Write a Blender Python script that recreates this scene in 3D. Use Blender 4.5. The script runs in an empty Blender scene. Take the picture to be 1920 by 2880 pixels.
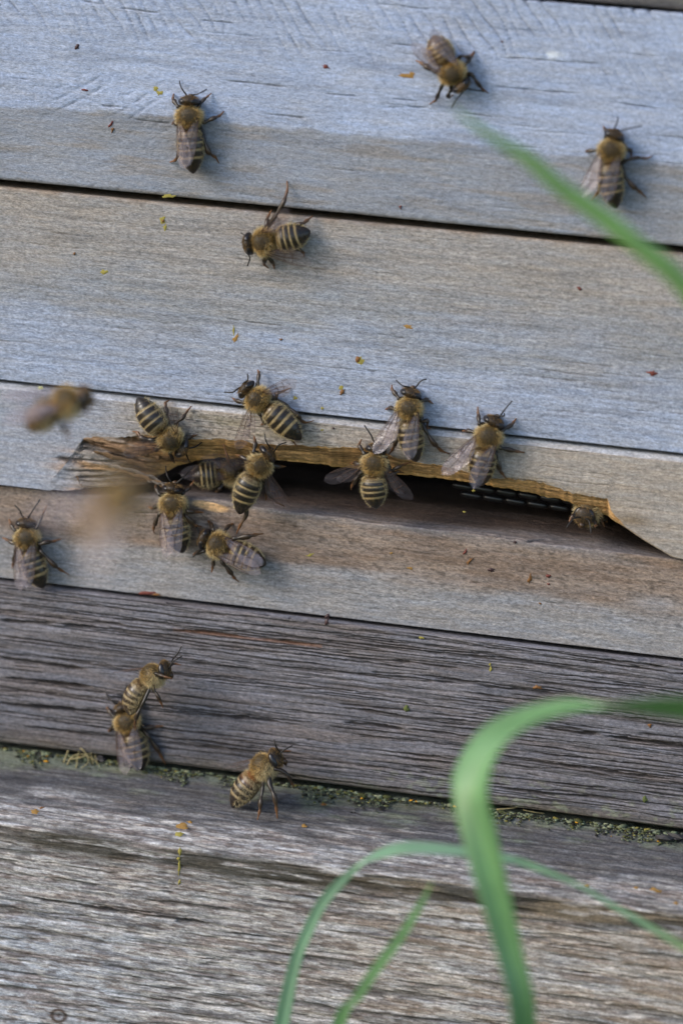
import bpy, math, random
import numpy as np
from mathutils import Vector, Matrix

# ------------------------------------------------------------------ camera, sky, sun, exposure
# All shapes below are authored in millimetres and stored in metres (MM).
MM = 0.001
sc = bpy.context.scene
DIST = 600.0                      # camera to hive front, mm
FPX = 10000.0                     # focal length in photo pixels (photo 1920 x 2880)
PITCH = math.radians(11.0)
Xc = np.array([0.9776, -0.1108, 0.1790]); Xc /= np.linalg.norm(Xc)
bz = math.sin(PITCH)
# world Z in camera axes (right, up, back): perpendicular to X, back component sin(pitch)
def _solve():
    for it in range(1):
        # a*X0 + b*X1 + bz*X2 = 0 ; a^2+b^2 = 1-bz^2
        k = -bz * Xc[2]
        r2 = 1 - bz * bz
        A = Xc[0] ** 2 + Xc[1] ** 2
        t = k / A
        base = np.array([Xc[0] * t, Xc[1] * t])
        perp = np.array([-Xc[1], Xc[0]]) / math.sqrt(A)
        return base + perp * math.sqrt(max(0, r2 - base @ base))
ab = _solve()
Zc = np.array([ab[0], ab[1], bz])
Yc = np.cross(Zc, Xc)
CR = np.array([Xc[0], Yc[0], Zc[0]])      # camera right in world
CU = np.array([Xc[1], Yc[1], Zc[1]])
CB = np.array([Xc[2], Yc[2], Zc[2]])
CAM = CB * DIST
cd = bpy.data.cameras.new('camera'); cam = bpy.data.objects.new('camera', cd)
sc.collection.objects.link(cam)
M = Matrix.Identity(4)
for i in range(3):
    M[i][0] = CR[i]; M[i][1] = CU[i]; M[i][2] = CB[i]; M[i][3] = CAM[i] * MM
cam.matrix_world = M
cd.sensor_fit = 'VERTICAL'; cd.sensor_height = 36.0; cd.sensor_width = 24.0
cd.lens = FPX / 2880 * 36.0
cd.clip_start = 0.02; cd.clip_end = 500
cd.dof.use_dof = True
cd.dof.focus_distance = (DIST - 1.5) * MM
cd.dof.aperture_fstop = 8.5
sc.camera = cam

SUN_DIR = np.array([-0.74, -0.46, 0.50]); SUN_DIR /= np.linalg.norm(SUN_DIR)   # towards the sun
w = bpy.data.worlds.new('World'); sc.world = w; w.use_nodes = True
nt = w.node_tree; bg = nt.nodes['Background']
sky = nt.nodes.new('ShaderNodeTexSky'); sky.sky_type = 'NISHITA'; sky.sun_disc = False
sky.sun_elevation = math.asin(SUN_DIR[2]); sky.sun_rotation = math.atan2(SUN_DIR[0], SUN_DIR[1]) % (2 * math.pi)
sky.air_density = 1.0; sky.dust_density = 1.5; sky.ozone_density = 1.0
nt.links.new(sky.outputs[0], bg.inputs[0]); bg.inputs[1].default_value = 0.135
sl = bpy.data.lights.new('sun', 'SUN'); sl.energy = 0.95; sl.angle = math.radians(22); sl.color = (1.0, 0.96, 0.91)
so = bpy.data.objects.new('sun', sl); sc.collection.objects.link(so)
so.rotation_euler = Vector(SUN_DIR).to_track_quat('Z', 'Y').to_euler()
so.location = (-0.5, -0.5, 0.6)
vs = sc.view_settings
vs.view_transform = 'Standard'; vs.look = 'None'; vs.gamma = 1.0; vs.use_curve_mapping = False
vs.exposure = 0.92

# ------------------------------------------------------------------ helpers
rng = np.random.default_rng(7)
random.seed(7)
NRM = np.array([0.0, -1.0, 0.0])
def P(px, py, h=0.0, y=None):
    """photo pixel -> world point (mm) on the plane h mm in front of the hive face"""
    d = CR * ((px - 960) / FPX) + CU * ((1440 - py) / FPX) - CB
    yy = -h if y is None else y
    t = (yy - CAM[1]) / d[1]
    return CAM + d * t
def PZ(py, px=960): return P(px, py)[2]
def srgb(r, g, b):
    c = np.array([r, g, b]) / 255.0
    return np.where(c <= 0.04045, c / 12.92, ((c + 0.055) / 1.055) ** 2.4)
def sstep(a, b, x):
    t = np.clip((x - a) / (b - a), 0, 1); return t * t * (3 - 2 * t)
_tabs = {}
def vnoise(x, y, seed):
    if seed not in _tabs: _tabs[seed] = np.random.default_rng(seed).random((256, 256))
    T = _tabs[seed]
    xi = np.floor(x).astype(int); yi = np.floor(y).astype(int)
    fx = x - xi; fy = y - yi
    fx = fx * fx * fx * (fx * (fx * 6 - 15) + 10); fy = fy * fy * fy * (fy * (fy * 6 - 15) + 10)
    x0 = xi & 255; x1 = (xi + 1) & 255; y0 = yi & 255; y1 = (yi + 1) & 255
    return (T[x0, y0] * (1 - fx) + T[x1, y0] * fx) * (1 - fy) + (T[x0, y1] * (1 - fx) + T[x1, y1] * fx) * fy
def fbm(x, y, seed, oct=4, gain=0.5):
    s = 0; a = 1; n = 0
    for o in range(oct):
        s = s + a * vnoise(x * 2 ** o + 17.3 * o, y * 2 ** o + 9.1 * o, seed + o); n += a; a *= gain
    return s / n            # about 0..1, mean 0.5
def lerp(a, b, t):
    return a + (b - a) * t
def mixc(c, col, m):
    return c * (1 - m[..., None]) + np.asarray(col) * m[..., None]

def link(o, parent=None):
    sc.collection.objects.link(o)
    if parent is not None: o.parent = parent
    return o
def mesh_np(name, V, F, smooth=True, col=None, rough=None):
    """V (n,3) in mm, F (m,3|4) int array or list of faces"""
    me = bpy.data.meshes.new(name)
    V = np.asarray(V, dtype=np.float64) * MM
    if isinstance(F, np.ndarray):
        m, k = F.shape
        me.vertices.add(len(V)); me.vertices.foreach_set('co', V.astype(np.float32).ravel())
        me.loops.add(m * k); me.loops.foreach_set('vertex_index', F.astype(np.int32).ravel())
        me.polygons.add(m); me.polygons.foreach_set('loop_start', np.arange(0, m * k, k, dtype=np.int32))
        me.polygons.foreach_set('loop_total', np.full(m, k, dtype=np.int32))
        me.update(calc_edges=True)
    else:
        me.from_pydata(V.tolist(), [], [list(map(int, f)) for f in F]); me.update()
    if smooth: me.polygons.foreach_set('use_smooth', np.ones(len(me.polygons), dtype=bool))
    if col is not None:
        a = me.attributes.new('tint', 'FLOAT_COLOR', 'POINT')
        c4 = np.ones((len(V), 4), dtype=np.float32); c4[:, :3] = col
        a.data.foreach_set('color', c4.ravel())
    if rough is not None:
        a = me.attributes.new('gloss', 'FLOAT', 'POINT'); a.data.foreach_set('value', np.asarray(rough, dtype=np.float32).ravel())
    me.validate()
    return me
def obj(name, me, mat, parent=None):
    o = bpy.data.objects.new(name, me); me.materials.append(mat)
    return link(o, parent)
def empty(name, loc=(0, 0, 0)):
    o = bpy.data.objects.new(name, None); o.location = Vector(loc) * MM; o.empty_display_size = 0.004
    return link(o)
def tag(o, label, cat, group=None, kind=None):
    o['label'] = label; o['category'] = cat
    if group: o['group'] = group
    if kind: o['kind'] = kind
    return o
def grid_faces(nr, nc, wrap_r=False):
    r = np.arange(nr if wrap_r else nr - 1); c = np.arange(nc - 1)
    R, C = np.meshgrid(r, c, indexing='ij'); R1 = (R + 1) % nr
    return np.stack([R * nc + C, R * nc + C + 1, R1 * nc + C + 1, R1 * nc + C], -1).reshape(-1, 4)

# ------------------------------------------------------------------ materials
def new_mat(name):
    m = bpy.data.materials.new(name); m.use_nodes = True
    return m, m.node_tree.nodes, m.node_tree.links, m.node_tree.nodes['Principled BSDF']
def N(ns, t, **kw):
    n = ns.new(t)
    for k, v in kw.items(): setattr(n, k, v)
    return n
def wood_material(name, streak=0.35, speck=0.35, fibre=(0.25, 1.0, 2.6), bump=0.35, rough=0.78, oblique=0.0):
    m, ns, ls, b = new_mat(name)
    tc = N(ns, 'ShaderNodeTexCoord'); 
    def mapped(scale, rot=0.0):
        mp = N(ns, 'ShaderNodeMapping'); mp.inputs['Scale'].default_value = [s * 1000 for s in scale]
        mp.inputs['Rotation'].default_value = (0, rot, 0)
        ls.new(tc.outputs['Object'], mp.inputs['Vector']); return mp.outputs[0]
    def noise(vec, scale, det=3, rgh=0.6):
        n = N(ns, 'ShaderNodeTexNoise'); n.inputs['Scale'].default_value = scale
        n.inputs['Detail'].default_value = det; n.inputs['Roughness'].default_value = rgh
        ls.new(vec, n.inputs['Vector']); return n.outputs['Fac']
    def ramp(fac, a, bb):
        r = N(ns, 'ShaderNodeMapRange'); r.inputs['From Min'].default_value = 0.25; r.inputs['From Max'].default_value = 0.75
        r.inputs['To Min'].default_value = a; r.inputs['To Max'].default_value = bb
        ls.new(fac, r.inputs['Value']); return r.outputs[0]
    def mul(a, c):
        x = N(ns, 'ShaderNodeMath', operation='MULTIPLY'); ls.new(a, x.inputs[0]); ls.new(c, x.inputs[1]); return x.outputs[0]
    s1 = noise(mapped(fibre, oblique), 1.0, 4, 0.65)
    s2 = noise(mapped((0.8, 1.2, 1.7)), 1.3, 3, 0.7)
    s3 = noise(mapped((0.05, 0.3, 0.5)), 1.0, 3, 0.5)
    s4 = noise(mapped((1.6, 2.0, 3.0)), 1.4, 2, 0.7)
    f = mul(mul(mul(ramp(s1, 1 - streak, 1 + streak), ramp(s2, 1 - speck, 1 + speck)), ramp(s3, 0.88, 1.12)), ramp(s4, 1 - speck * 0.8, 1 + speck * 0.8))
    at = N(ns, 'ShaderNodeAttribute'); at.attribute_name = 'tint'
    vm = N(ns, 'ShaderNodeVectorMath', operation='SCALE'); ls.new(at.outputs['Color'], vm.inputs[0]); ls.new(f, vm.inputs['Scale'])
    # slow drift of hue between cool and warm fibre
    hue = N(ns, 'ShaderNodeMix', data_type='RGBA'); hue.inputs['A'].default_value = (0.95, 1.0, 1.07, 1); hue.inputs['B'].default_value = (1.08, 1.0, 0.90, 1)
    ls.new(ramp(noise(mapped((0.12, 0.5, 0.9)), 1.0, 3, 0.6), 0, 1), hue.inputs['Factor'])
    mm_ = N(ns, 'ShaderNodeVectorMath', operation='MULTIPLY'); ls.new(vm.outputs[0], mm_.inputs[0]); ls.new(hue.outputs['Result'], mm_.inputs[1])
    ls.new(mm_.outputs[0], b.inputs['Base Color'])
    b.inputs['Roughness'].default_value = rough; b.inputs['Specular IOR Level'].default_value = 0.35
    bp = N(ns, 'ShaderNodeBump'); bp.inputs['Strength'].default_value = bump; bp.inputs['Distance'].default_value = 0.00025
    ad = N(ns, 'ShaderNodeMath', operation='ADD'); ls.new(s1, ad.inputs[0]); ls.new(s4, ad.inputs[1])
    ls.new(ad.outputs[0], bp.inputs['Height']); ls.new(bp.outputs[0], b.inputs['Normal'])
    return m
def tint_material(name, rough=0.5, use_gloss=False, var=0.0, spec=0.5, sub=0.0, trans=0.0):
    m, ns, ls, b = new_mat(name)
    at = N(ns, 'ShaderNodeAttribute'); at.attribute_name = 'tint'
    out = at.outputs['Color']
    if var:
        tc = N(ns, 'ShaderNodeTexCoord'); n = N(ns, 'ShaderNodeTexNoise'); n.inputs['Scale'].default_value = 1800; n.inputs['Detail'].default_value = 4
        ls.new(tc.outputs['Object'], n.inputs['Vector'])
        r = N(ns, 'ShaderNodeMapRange'); r.inputs['From Min'].default_value = 0.3; r.inputs['From Max'].default_value = 0.7
        r.inputs['To Min'].default_value = 1 - var; r.inputs['To Max'].default_value = 1 + var
        ls.new(n.outputs['Fac'], r.inputs['Value'])
        vm = N(ns, 'ShaderNodeVectorMath', operation='SCALE'); ls.new(out, vm.inputs[0]); ls.new(r.outputs[0], vm.inputs['Scale']); out = vm.outputs[0]
    ls.new(out, b.inputs['Base Color'])
    b.inputs['Roughness'].default_value = rough; b.inputs['Specular IOR Level'].default_value = spec
    if use_gloss:
        g = N(ns, 'ShaderNodeAttribute'); g.attribute_name = 'gloss'; ls.new(g.outputs['Fac'], b.inputs['Roughness'])
    if trans:
        t = N(ns, 'ShaderNodeBsdfTranslucent'); ls.new(out, t.inputs['Color'])
        mx = N(ns, 'ShaderNodeMixShader'); mx.inputs[0].default_value = trans
        ls.new(b.outputs[0], mx.inputs[1]); ls.new(t.outputs[0], mx.inputs[2]); ls.new(mx.outputs[0], ns['Material Output'].inputs['Surface'])
    return m
def plain(name, col, rough=0.6, spec=0.4, var=0.25, scale=900):
    m, ns, ls, b = new_mat(name)
    tc = N(ns, 'ShaderNodeTexCoord'); n = N(ns, 'ShaderNodeTexNoise'); n.inputs['Scale'].default_value = scale; n.inputs['Detail'].default_value = 4
    ls.new(tc.outputs['Object'], n.inputs['Vector'])
    r = N(ns, 'ShaderNodeMix', data_type='RGBA')
    r.inputs['A'].default_value = (*[c * (1 - var) for c in col], 1); r.inputs['B'].default_value = (*[min(1, c * (1 + var)) for c in col], 1)
    ls.new(n.outputs['Fac'], r.inputs['Factor']); ls.new(r.outputs['Result'], b.inputs['Base Color'])
    b.inputs['Roughness'].default_value = rough; b.inputs['Specular IOR Level'].default_value = spec
    return m
def wing_material(name, opac):
    m, ns, ls, b = new_mat(name)
    b.inputs['Base Color'].default_value = (0.42, 0.37, 0.42, 1); b.inputs['Roughness'].default_value = 0.16
    b.inputs['Specular IOR Level'].default_value = 0.9
    tr = N(ns, 'ShaderNodeBsdfTransparent'); tr.inputs['Color'].default_value = (0.93, 0.89, 0.86, 1)
    tc = N(ns, 'ShaderNodeTexCoord'); n = N(ns, 'ShaderNodeTexNoise'); n.inputs['Scale'].default_value = 900; n.inputs['Detail'].default_value = 2
    ls.new(tc.outputs['Object'], n.inputs['Vector'])
    r = N(ns, 'ShaderNodeMapRange'); r.inputs['To Min'].default_value = opac * 0.6; r.inputs['To Max'].default_value = opac * 1.4
    ls.new(n.outputs['Fac'], r.inputs['Value'])
    bp = N(ns, 'ShaderNodeBump'); bp.inputs['Strength'].default_value = 0.5; bp.inputs['Distance'].default_value = 0.0004
    ls.new(n.outputs['Fac'], bp.inputs['Height']); ls.new(bp.outputs[0], b.inputs['Normal'])
    mx = N(ns, 'ShaderNodeMixShader'); ls.new(r.outputs[0], mx.inputs[0])
    ls.new(tr.outputs[0], mx.inputs[1]); ls.new(b.outputs[0], mx.inputs[2]); ls.new(mx.outputs[0], ns['Material Output'].inputs['Surface'])
    return m
MAT_SMOOTH = wood_material('weathered_planed_wood', streak=0.22, speck=0.31, fibre=(0.5, 1.0, 1.9), bump=0.5, oblique=0.18)
MAT_MID = wood_material('weathered_speckled_wood', streak=0.27, speck=0.38, fibre=(0.35, 1.0, 2.4), bump=0.5)
MAT_ROUGH = wood_material('weathered_rough_wood', streak=0.42, speck=0.42, fibre=(0.16, 1.0, 3.0), bump=0.55)
MAT_DARK = plain('dark_old_wood', (0.05, 0.04, 0.035))
MAT_BODY = tint_material('bee_cuticle', use_gloss=True, var=0.18)
MAT_FUR = tint_material('bee_fur', rough=0.7, trans=0.25, spec=0.2)
MAT_LEG = tint_material('bee_leg', rough=0.38, var=0.2)
MAT_EYE = plain('bee_eye', (0.012, 0.010, 0.012), rough=0.30, spec=0.6)
MAT_ANT = plain('bee_antenna', (0.015, 0.012, 0.01), rough=0.45)
MAT_VEIN = plain('wing_vein', (0.06, 0.026, 0.012), rough=0.5)
MAT_WING = wing_material('wing_membrane', 0.23)
MAT_WING_THIN = wing_material('wing_membrane_thin', 0.07)

# ------------------------------------------------------------------ planks
ZA0 = PZ(-46)              # joint above the top plank
Z1 = PZ(610)             # open dark joint
Z2 = PZ(1178)            # fine joint
Z3 = PZ(1470)            # entrance line
Z4 = PZ(1750)            # joint above the furrowed plank
Z5 = PZ(2217)            # furrowed plank meets the ledge
XF = np.arange(-66, 66.01, 0.33)
XO = 66 + np.cumsum(np.linspace(0.5, 9.5, 17))
XS = np.concatenate([-XO[::-1], XF, XO])

hive = empty('wooden_beehive', (0, 0, -105))
tag(hive, 'weathered grey wooden beehive front of stacked planks with a chewed entrance slot', 'beehive')

def crack(field, X, S, x0, s0, x1, s1, width, depth, wob=0.25, seed=0, jag=0.0):
    """a tapering groove along the grain, from (x0,s0) to (x1,s1); field is lowered"""
    xs = X[0]; i0, i1 = np.searchsorted(xs, [min(x0, x1), max(x0, x1)])
    if i1 - i0 < 2: return
    xx = xs[i0:i1]; t = (xx - x0) / (x1 - x0)
    c = s0 + (s1 - s0) * t + wob * (fbm(xx / 9.0 + seed * 3.7, xx * 0 + seed, 901, 3) - 0.5) * 2
    if jag: c = c + jag * (vnoise(xx / 0.8, xx * 0 + seed, 902) - 0.5)
    e = np.clip(np.minimum(t, 1 - t) * 6, 0, 1) ** 0.7
    e = e * (0.55 + 0.9 * vnoise(xx / 2.5 + seed, xx * 0 + 3.3, 903))
    d = np.abs(S[:, i0:i1] - c[None])
    g = np.clip(1 - d / (width * np.maximum(e, 0.15))[None], 0, 1)
    field[:, i0:i1] = np.minimum(field[:, i0:i1], -depth * e[None] * np.sqrt(g))

def plank(name, keys, rows, mat, hfun, cfun, smooth_rows=5):
    """keys: list of (y(x), z(x)) arrays running from the top back, over the front, to the bottom back"""
    nx = len(XS); Ys = []; Zs = []; Sg = []
    for k in range(len(keys) - 1):
        n = rows[k]; t = (np.arange(n) / n)[:, None]
        ya, za = keys[k]; yb, zb = keys[k + 1]
        Ys.append(ya[None] * (1 - t) + yb[None] * t); Zs.append(za[None] * (1 - t) + zb[None] * t); Sg.append(np.full((n, nx), k))
    Ys.append(keys[-1][0][None]); Zs.append(keys[-1][1][None]); Sg.append(np.full((1, nx), len(keys) - 2))
    Y = np.concatenate(Ys); Z = np.concatenate(Zs); SG = np.concatenate(Sg); X = np.broadcast_to(XS[None], Y.shape).copy()
    if smooth_rows > 1:
        k = smooth_rows // 2
        for A in (Y, Z):
            p = np.pad(A, ((k, k), (0, 0)), mode='edge'); A[:] = sum(p[i:i + A.shape[0]] for i in range(2 * k + 1)) / (2 * k + 1)
    dY = np.gradient(Y, axis=0); dZ = np.gradient(Z, axis=0); L = np.sqrt(dY ** 2 + dZ ** 2) + 1e-9
    ny, nz = dZ / L, -dY / L                     # profile runs top back -> front -> bottom back, outward normal
    S = np.cumsum(L, axis=0)
    # make S equal to -Z on the front face (largest |dZ| run) so that joints and cracks can be placed by height
    mid = np.argmax(Y == Y.min()) if False else None
    fr = (np.abs(dZ) / L > 0.98)
    S = S + np.median((-Z - S)[fr])
    H = hfun(X, Y, Z, S, SG)
    Y2 = Y + ny * H; Z2_ = Z + nz * H
    C = np.clip(cfun(X, Y, Z, S, SG, H), 0.004, 0.95)
    V = np.stack([X, Y2, Z2_], -1).reshape(-1, 3)
    F = grid_faces(Y.shape[0], nx, wrap_r=True)
    me = mesh_np(name, V, F, True, C.reshape(-1, 3))
    o = obj(name, me, mat, hive)
    o.matrix_parent_inverse = Matrix.Translation(-hive.location)
    return o
one = np.ones_like(XS)
def simple_keys(zt, zb, y0, thick=20.0, cham=0.0, chb=0.0):
    zt = zt * one if np.isscalar(zt) else zt; zb = zb * one if np.isscalar(zb) else zb
    K = [((y0 + thick) * one, zt)]
    R = []
    if cham: K += [((y0 + cham) * one, zt), (y0 * one, zt - cham)]; R += [6, max(4, int(cham * 9))]
    else: K += [(y0 * one, zt)]; R += [6]
    if chb: K += [(y0 * one, zb + chb), ((y0 + chb) * one, zb)]
    else: K += [(y0 * one, zb)]
    zr = float(np.median(zt - zb)); R.append(int(zr / 0.16))
    if chb: R.append(max(4, int(chb * 9)))
    K.append(((y0 + thick) * one, zb)); R.append(6)
    return K, R
def pxline(pts):
    """pixel polyline -> function z(x) on the hive face"""
    W = np.array([P(px, py) for px, py in pts]); o = np.argsort(W[:, 0]); return W[o, 0], W[o, 2]
def zf(pts):
    a, b = pxline(pts); return np.interp(XS, a, b)

C_BLUE = srgb(160, 171, 194); C_GREY = srgb(146, 148, 153); C_TAN = srgb(164, 152, 138); C_DARK = srgb(105, 100, 100); C_BRN = srgb(128, 104, 82)
C_GOLD = srgb(192, 152, 102); C_FRESH = srgb(232, 190, 140)

CR_A = [(625,227,808,248),(906,262,1010,272),(735,318,869,334),(1089,122,1187,132),(1070,303,1205,303),(1284,318,1413,331),(1364,242,1633,266),(1389,159,1719,184),(1682,288,1866,306),(1805,380,1990,400),(1052,9,1229,31),(0,217,86,223),(282,294,343,300),(367,334,490,349),(230,2,300,14),(330,20,455,38),(1100,275,1180,282),(560,60,660,66)]
def saw(X, Z, ang, pitch, seed, sharp=0.75, curve=0.0):
    u = X * math.cos(ang) + Z * math.sin(ang) + curve * X * X + 0.8 * (fbm(X / 8, Z / 8, seed, 3) - 0.5) + 2.6 * (fbm(X / 7, Z * 0 + 4, seed + 9, 2) - 0.5)
    f = np.abs(((u / pitch) % 1) - 0.5) * 2
    idx = np.floor(u / pitch)
    return sstep(sharp, 1.0, f) * (0.15 + 0.85 * vnoise(idx * 1.7, Z / 3.0 + X / 5.0, seed + 5)), idx

def hA(X, Y, Z, S, SG):
    h = 0.18 * (fbm(X / 7, S / 0.9, 11, 4) - 0.5) + 0.08 * (fbm(X / 0.7, S / 0.5, 15, 3) - 0.5)
    s1, _ = saw(X, Z, 0.62, 1.9, 21, 0.64)
    top = sstep(PZ(205), PZ(110), Z + 7.0 * (fbm(X / 6, Z * 0 + 1, 23, 3) - 0.5))
    m1 = top * (0.35 + 0.65 * sstep(0.30, 0.55, fbm(X / 9, Z / 5, 24, 3)))
    h = h - 0.36 * s1 * m1
    # long arcs of the saw, lower left
    xc, zc = P(150, 330)[[0, 2]]
    r = np.sqrt((X - xc + 30) ** 2 + ((Z - zc - 60)) ** 2)
    f = np.abs(((r / 1.7) % 1) - 0.5) * 2
    m2 = np.exp(-(((X - P(330, 0)[0]) / 13) ** 2 + ((Z - PZ(345)) / 4.5) ** 2))
    h = h - 0.30 * sstep(0.7, 1, f) * m2 * sstep(0.35, 0.6, fbm(X / 4, Z / 2, 29, 3))
    s2, _ = saw(X, Z, 2.3, 1.9, 31, 0.8)
    low = sstep(PZ(330), PZ(420), Z)
    h = h - 0.10 * s2 * low * sstep(0.4, 0.6, fbm(X / 9, Z / 5, 33, 3))
    for i, (a, b, c, d) in enumerate(CR_A):
        p, q = P(a, b), P(c, d)
        crack(h, X, S, p[0], -p[2], q[0], -q[2], 0.12, 0.34, 0.25, i)
    r_ = np.random.default_rng(5)
    for i in range(26):
        x = r_.uniform(-60, 60); s = -r_.uniform(Z1, ZA0); L = r_.uniform(4, 16)
        crack(h, X, S, x, s, x + L, s, 0.09, 0.16, 0.2, 50 + i)
    return h
ZB_ = None
def band_A():
    return zf([(-400, 262), (0, 300), (250, 312), (560, 335), (1000, 380), (1290, 405), (1500, 428), (1920, 468), (2300, 505)])
BAND_A = band_A()
def cA(X, Y, Z, S, SG, H):
    c = np.broadcast_to(C_BLUE, X.shape + (3,)).copy()
    zb = BAND_A[None] + 1.1 * (fbm(X / 5, X * 0, 41, 4) - 0.5) + 0.5 * (fbm(X / 0.8, Z / 0.8, 43, 2) - 0.5)
    low = sstep(0.4, -0.4, Z - zb)
    c = c * (0.90 + 0.2 * fbm(X / 18, Z / 6, 45, 4))[..., None]
    c = mixc(c, srgb(132, 134, 138), low * (0.62 + 0.3 * fbm(X / 14, Z / 4, 47, 3)))
    br = sstep(0.52, 0.75, fbm(X / 10, S / 1.1, 49, 4)) * low
    c = mixc(c, srgb(134, 124, 112), br * 0.45)
    dk = sstep(0.55, 0.8, fbm(X / 13, S / 2.2, 51, 4)); c = c * (1 - 0.16 * dk)[..., None]
    edge = sstep(Z1 + 1.4, Z1 + 0.3, Z + 0.6 * (fbm(X / 3, Z * 0, 53, 3) - 0.5))
    c = mixc(c, srgb(98, 84, 66), edge * 0.55)
    c = mixc(c, srgb(78, 78, 84), sstep(-0.08, -0.32, H) * 0.5)
    wp = P(1549, 153); wm = np.exp(-(((X - wp[0]) / 1.6) ** 2 + ((Z - wp[2]) / 0.6) ** 2)) * sstep(0.3, 0.6, fbm(X / 1.2, Z / 0.6, 57, 3))
    c = mixc(c, srgb(215, 220, 226), wm)
    return c
def hB(X, Y, Z, S, SG):
    h = 0.22 * (fbm(X / 14, S / 0.8, 61, 5) - 0.5) + 0.08 * (fbm(X / 0.7, S / 0.4, 63, 3) - 0.5)
    r_ = np.random.default_rng(8)
    for i in range(70):
        x = r_.uniform(-66, 60); s = -r_.uniform(Z2, Z1); L = r_.uniform(4, 30)
        crack(h, X, S, x, s, x + L, s + r_.uniform(-0.3, 0.3), 0.08, r_.uniform(0.06, 0.2), 0.3, 100 + i)
    return h
def cB(X, Y, Z, S, SG, H):
    v = (Z1 - Z) / (Z1 - Z2)
    c = np.broadcast_to(C_GREY, X.shape + (3,)).copy()
    n = fbm(X / 22, S / 2.4, 65, 4)
    warm = np.clip(sstep(0.62, 0.0, v) * 0.75 + 0.8 * (n - 0.5), 0, 1)
    c = mixc(c, C_TAN, warm * 0.75)
    c = mixc(c, C_BLUE, sstep(0.45, 0.9, v + 0.5 * (fbm(X / 18, S / 4, 67, 3) - 0.5)) * 0.75)
    dk = sstep(0.55, 0.78, fbm(X / 16, S / 1.0, 69, 5)); c = c * (1 - 0.20 * dk)[..., None]
    c = c * (0.93 + 0.14 * fbm(X / 3, S / 0.5, 70, 3))[..., None]
    sk = sstep(0.66, 0.74, fbm(X / 0.5, S / 0.28, 71, 2)); c = c * (1 - 0.22 * sk)[..., None]
    ed = sstep(0.05, 0.0, v + 0.03 * (fbm(X / 3, X * 0, 73, 3) - 0.5)) ; c = mixc(c, srgb(122, 98, 70), ed * 0.6)
    c = mixc(c, srgb(80, 68, 60), sstep(-0.07, -0.2, H) * 0.5)
    return c
# lower rim of the entrance plank: front rim and inner rim of the chewed bevel
CLINE = [(-600, 1298), (0, 1363), (1920, 1574), (2500, 1638)]
zc_line = zf(CLINE)
rim_front = zf([(-600, 1298), (0, 1363), (120, 1376), (160, 1340), (200, 1285), (235, 1232), (330, 1232), (420, 1226), (530, 1238), (600, 1233), (778, 1250), (912, 1257), (1046, 1262), (1120, 1290), (1180, 1303), (1220, 1309), (1398, 1344), (1532, 1357), (1595, 1384), (1707, 1403), (1716, 1436), (1756, 1480), (1800, 1511), (1890, 1566), (1935, 1576), (2500, 1638)])
rim_in = zf([(-600, 1298), (0, 1363), (170, 1382), (250, 1376), (330, 1372), (400, 1362), (440, 1334), (480, 1312), (545, 1294), (600, 1286), (778, 1295), (868, 1304), (1002, 1321), (1136, 1337), (1220, 1346), (1354, 1361), (1470, 1384), (1577, 1406), (1680, 1440), (1756, 1483), (1800, 1514), (1890, 1568), (1935, 1577), (2500, 1638)])
xr = XS
_jit = 0.55 * (fbm(xr / 2.6, xr * 0, 77, 4) - 0.5) + 0.38 * (fbm(xr / 0.6, xr * 0, 78, 3) - 0.5)
open_ = sstep(P(150, 0)[0], P(250, 0)[0], xr) * sstep(P(1900, 0)[0], P(1840, 0)[0], xr)
rim_front = rim_front + _jit * open_
rim_in = np.minimum(rim_in + 0.6 * _jit * open_, rim_front)
rim_depth = (0.05 + 3.6 * np.clip((rim_front - rim_in) / 3.0, 0, 1.25)) * (0.04 + 0.96 * sstep(P(300, 0)[0], P(540, 0)[0], xr))
# the inner rim lies deeper, so lower it by the drop that the camera's tilt hides
drop = rim_depth * math.tan(PITCH) * 0.9
rim_in = np.maximum(rim_in - drop, zc_line - 0.2)
splx0, splx1 = P(190, 0)[0], P(470, 0)[0]
_dl = pxline([(100, 1240), (235, 1246), (330, 1292), (400, 1318), (480, 1352), (520, 1400)])
def ll_mask(X, Z): return sstep(0.2, -1.0, Z - np.interp(X, *_dl)) * sstep(P(470, 0)[0], P(400, 0)[0], X)
def hC(X, Y, Z, S, SG):
    h = 0.12 * (fbm(X / 11, S / 0.7, 81, 4) - 0.5) + 0.06 * (fbm(X / 0.5, S / 0.4, 83, 3) - 0.5)
    bev = (SG == 3)
    h = h + bev * sstep(P(225, 0)[0], P(300, 0)[0], X) * (0.75 * (fbm(X / 7, S / 0.55, 85, 4) - 0.5) + 0.35 * (fbm(X / 1.4, S / 0.45, 86, 3) - 0.5))
    spl = bev * sstep(splx1 + 5, splx1 - 3, X) * sstep(P(205, 0)[0], P(300, 0)[0], X)
    dg = S - 0.22 * X
    LLm = ll_mask(X, Z)
    h = h + spl * (1 - 0.72 * LLm) * (2.6 * (fbm(X / 9, dg / 1.1, 87, 4) - 0.52) - 0.9 * sstep(0.55, 0.66, fbm(X / 7, dg / 0.8, 88, 3)))
    r_ = np.random.default_rng(9)
    for i in range(40):
        x = r_.uniform(-66, 60); s = -r_.uniform(Z3 + 4, Z2); L = r_.uniform(4, 25)
        crack(h, X, S, x, s, x + L, s, 0.08, r_.uniform(0.06, 0.2), 0.3, 200 + i)
    for i, (a, b, c, d) in enumerate([(150, 1288, 330, 1310), (170, 1318, 300, 1330), (200, 1345, 360, 1350), (215, 1262, 300, 1275)]):
        p, q = P(a, b), P(c, d); crack(h, X, S, p[0], -p[2], q[0], -q[2], 0.25, 0.9, 0.4, 260 + i)
    return h
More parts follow.
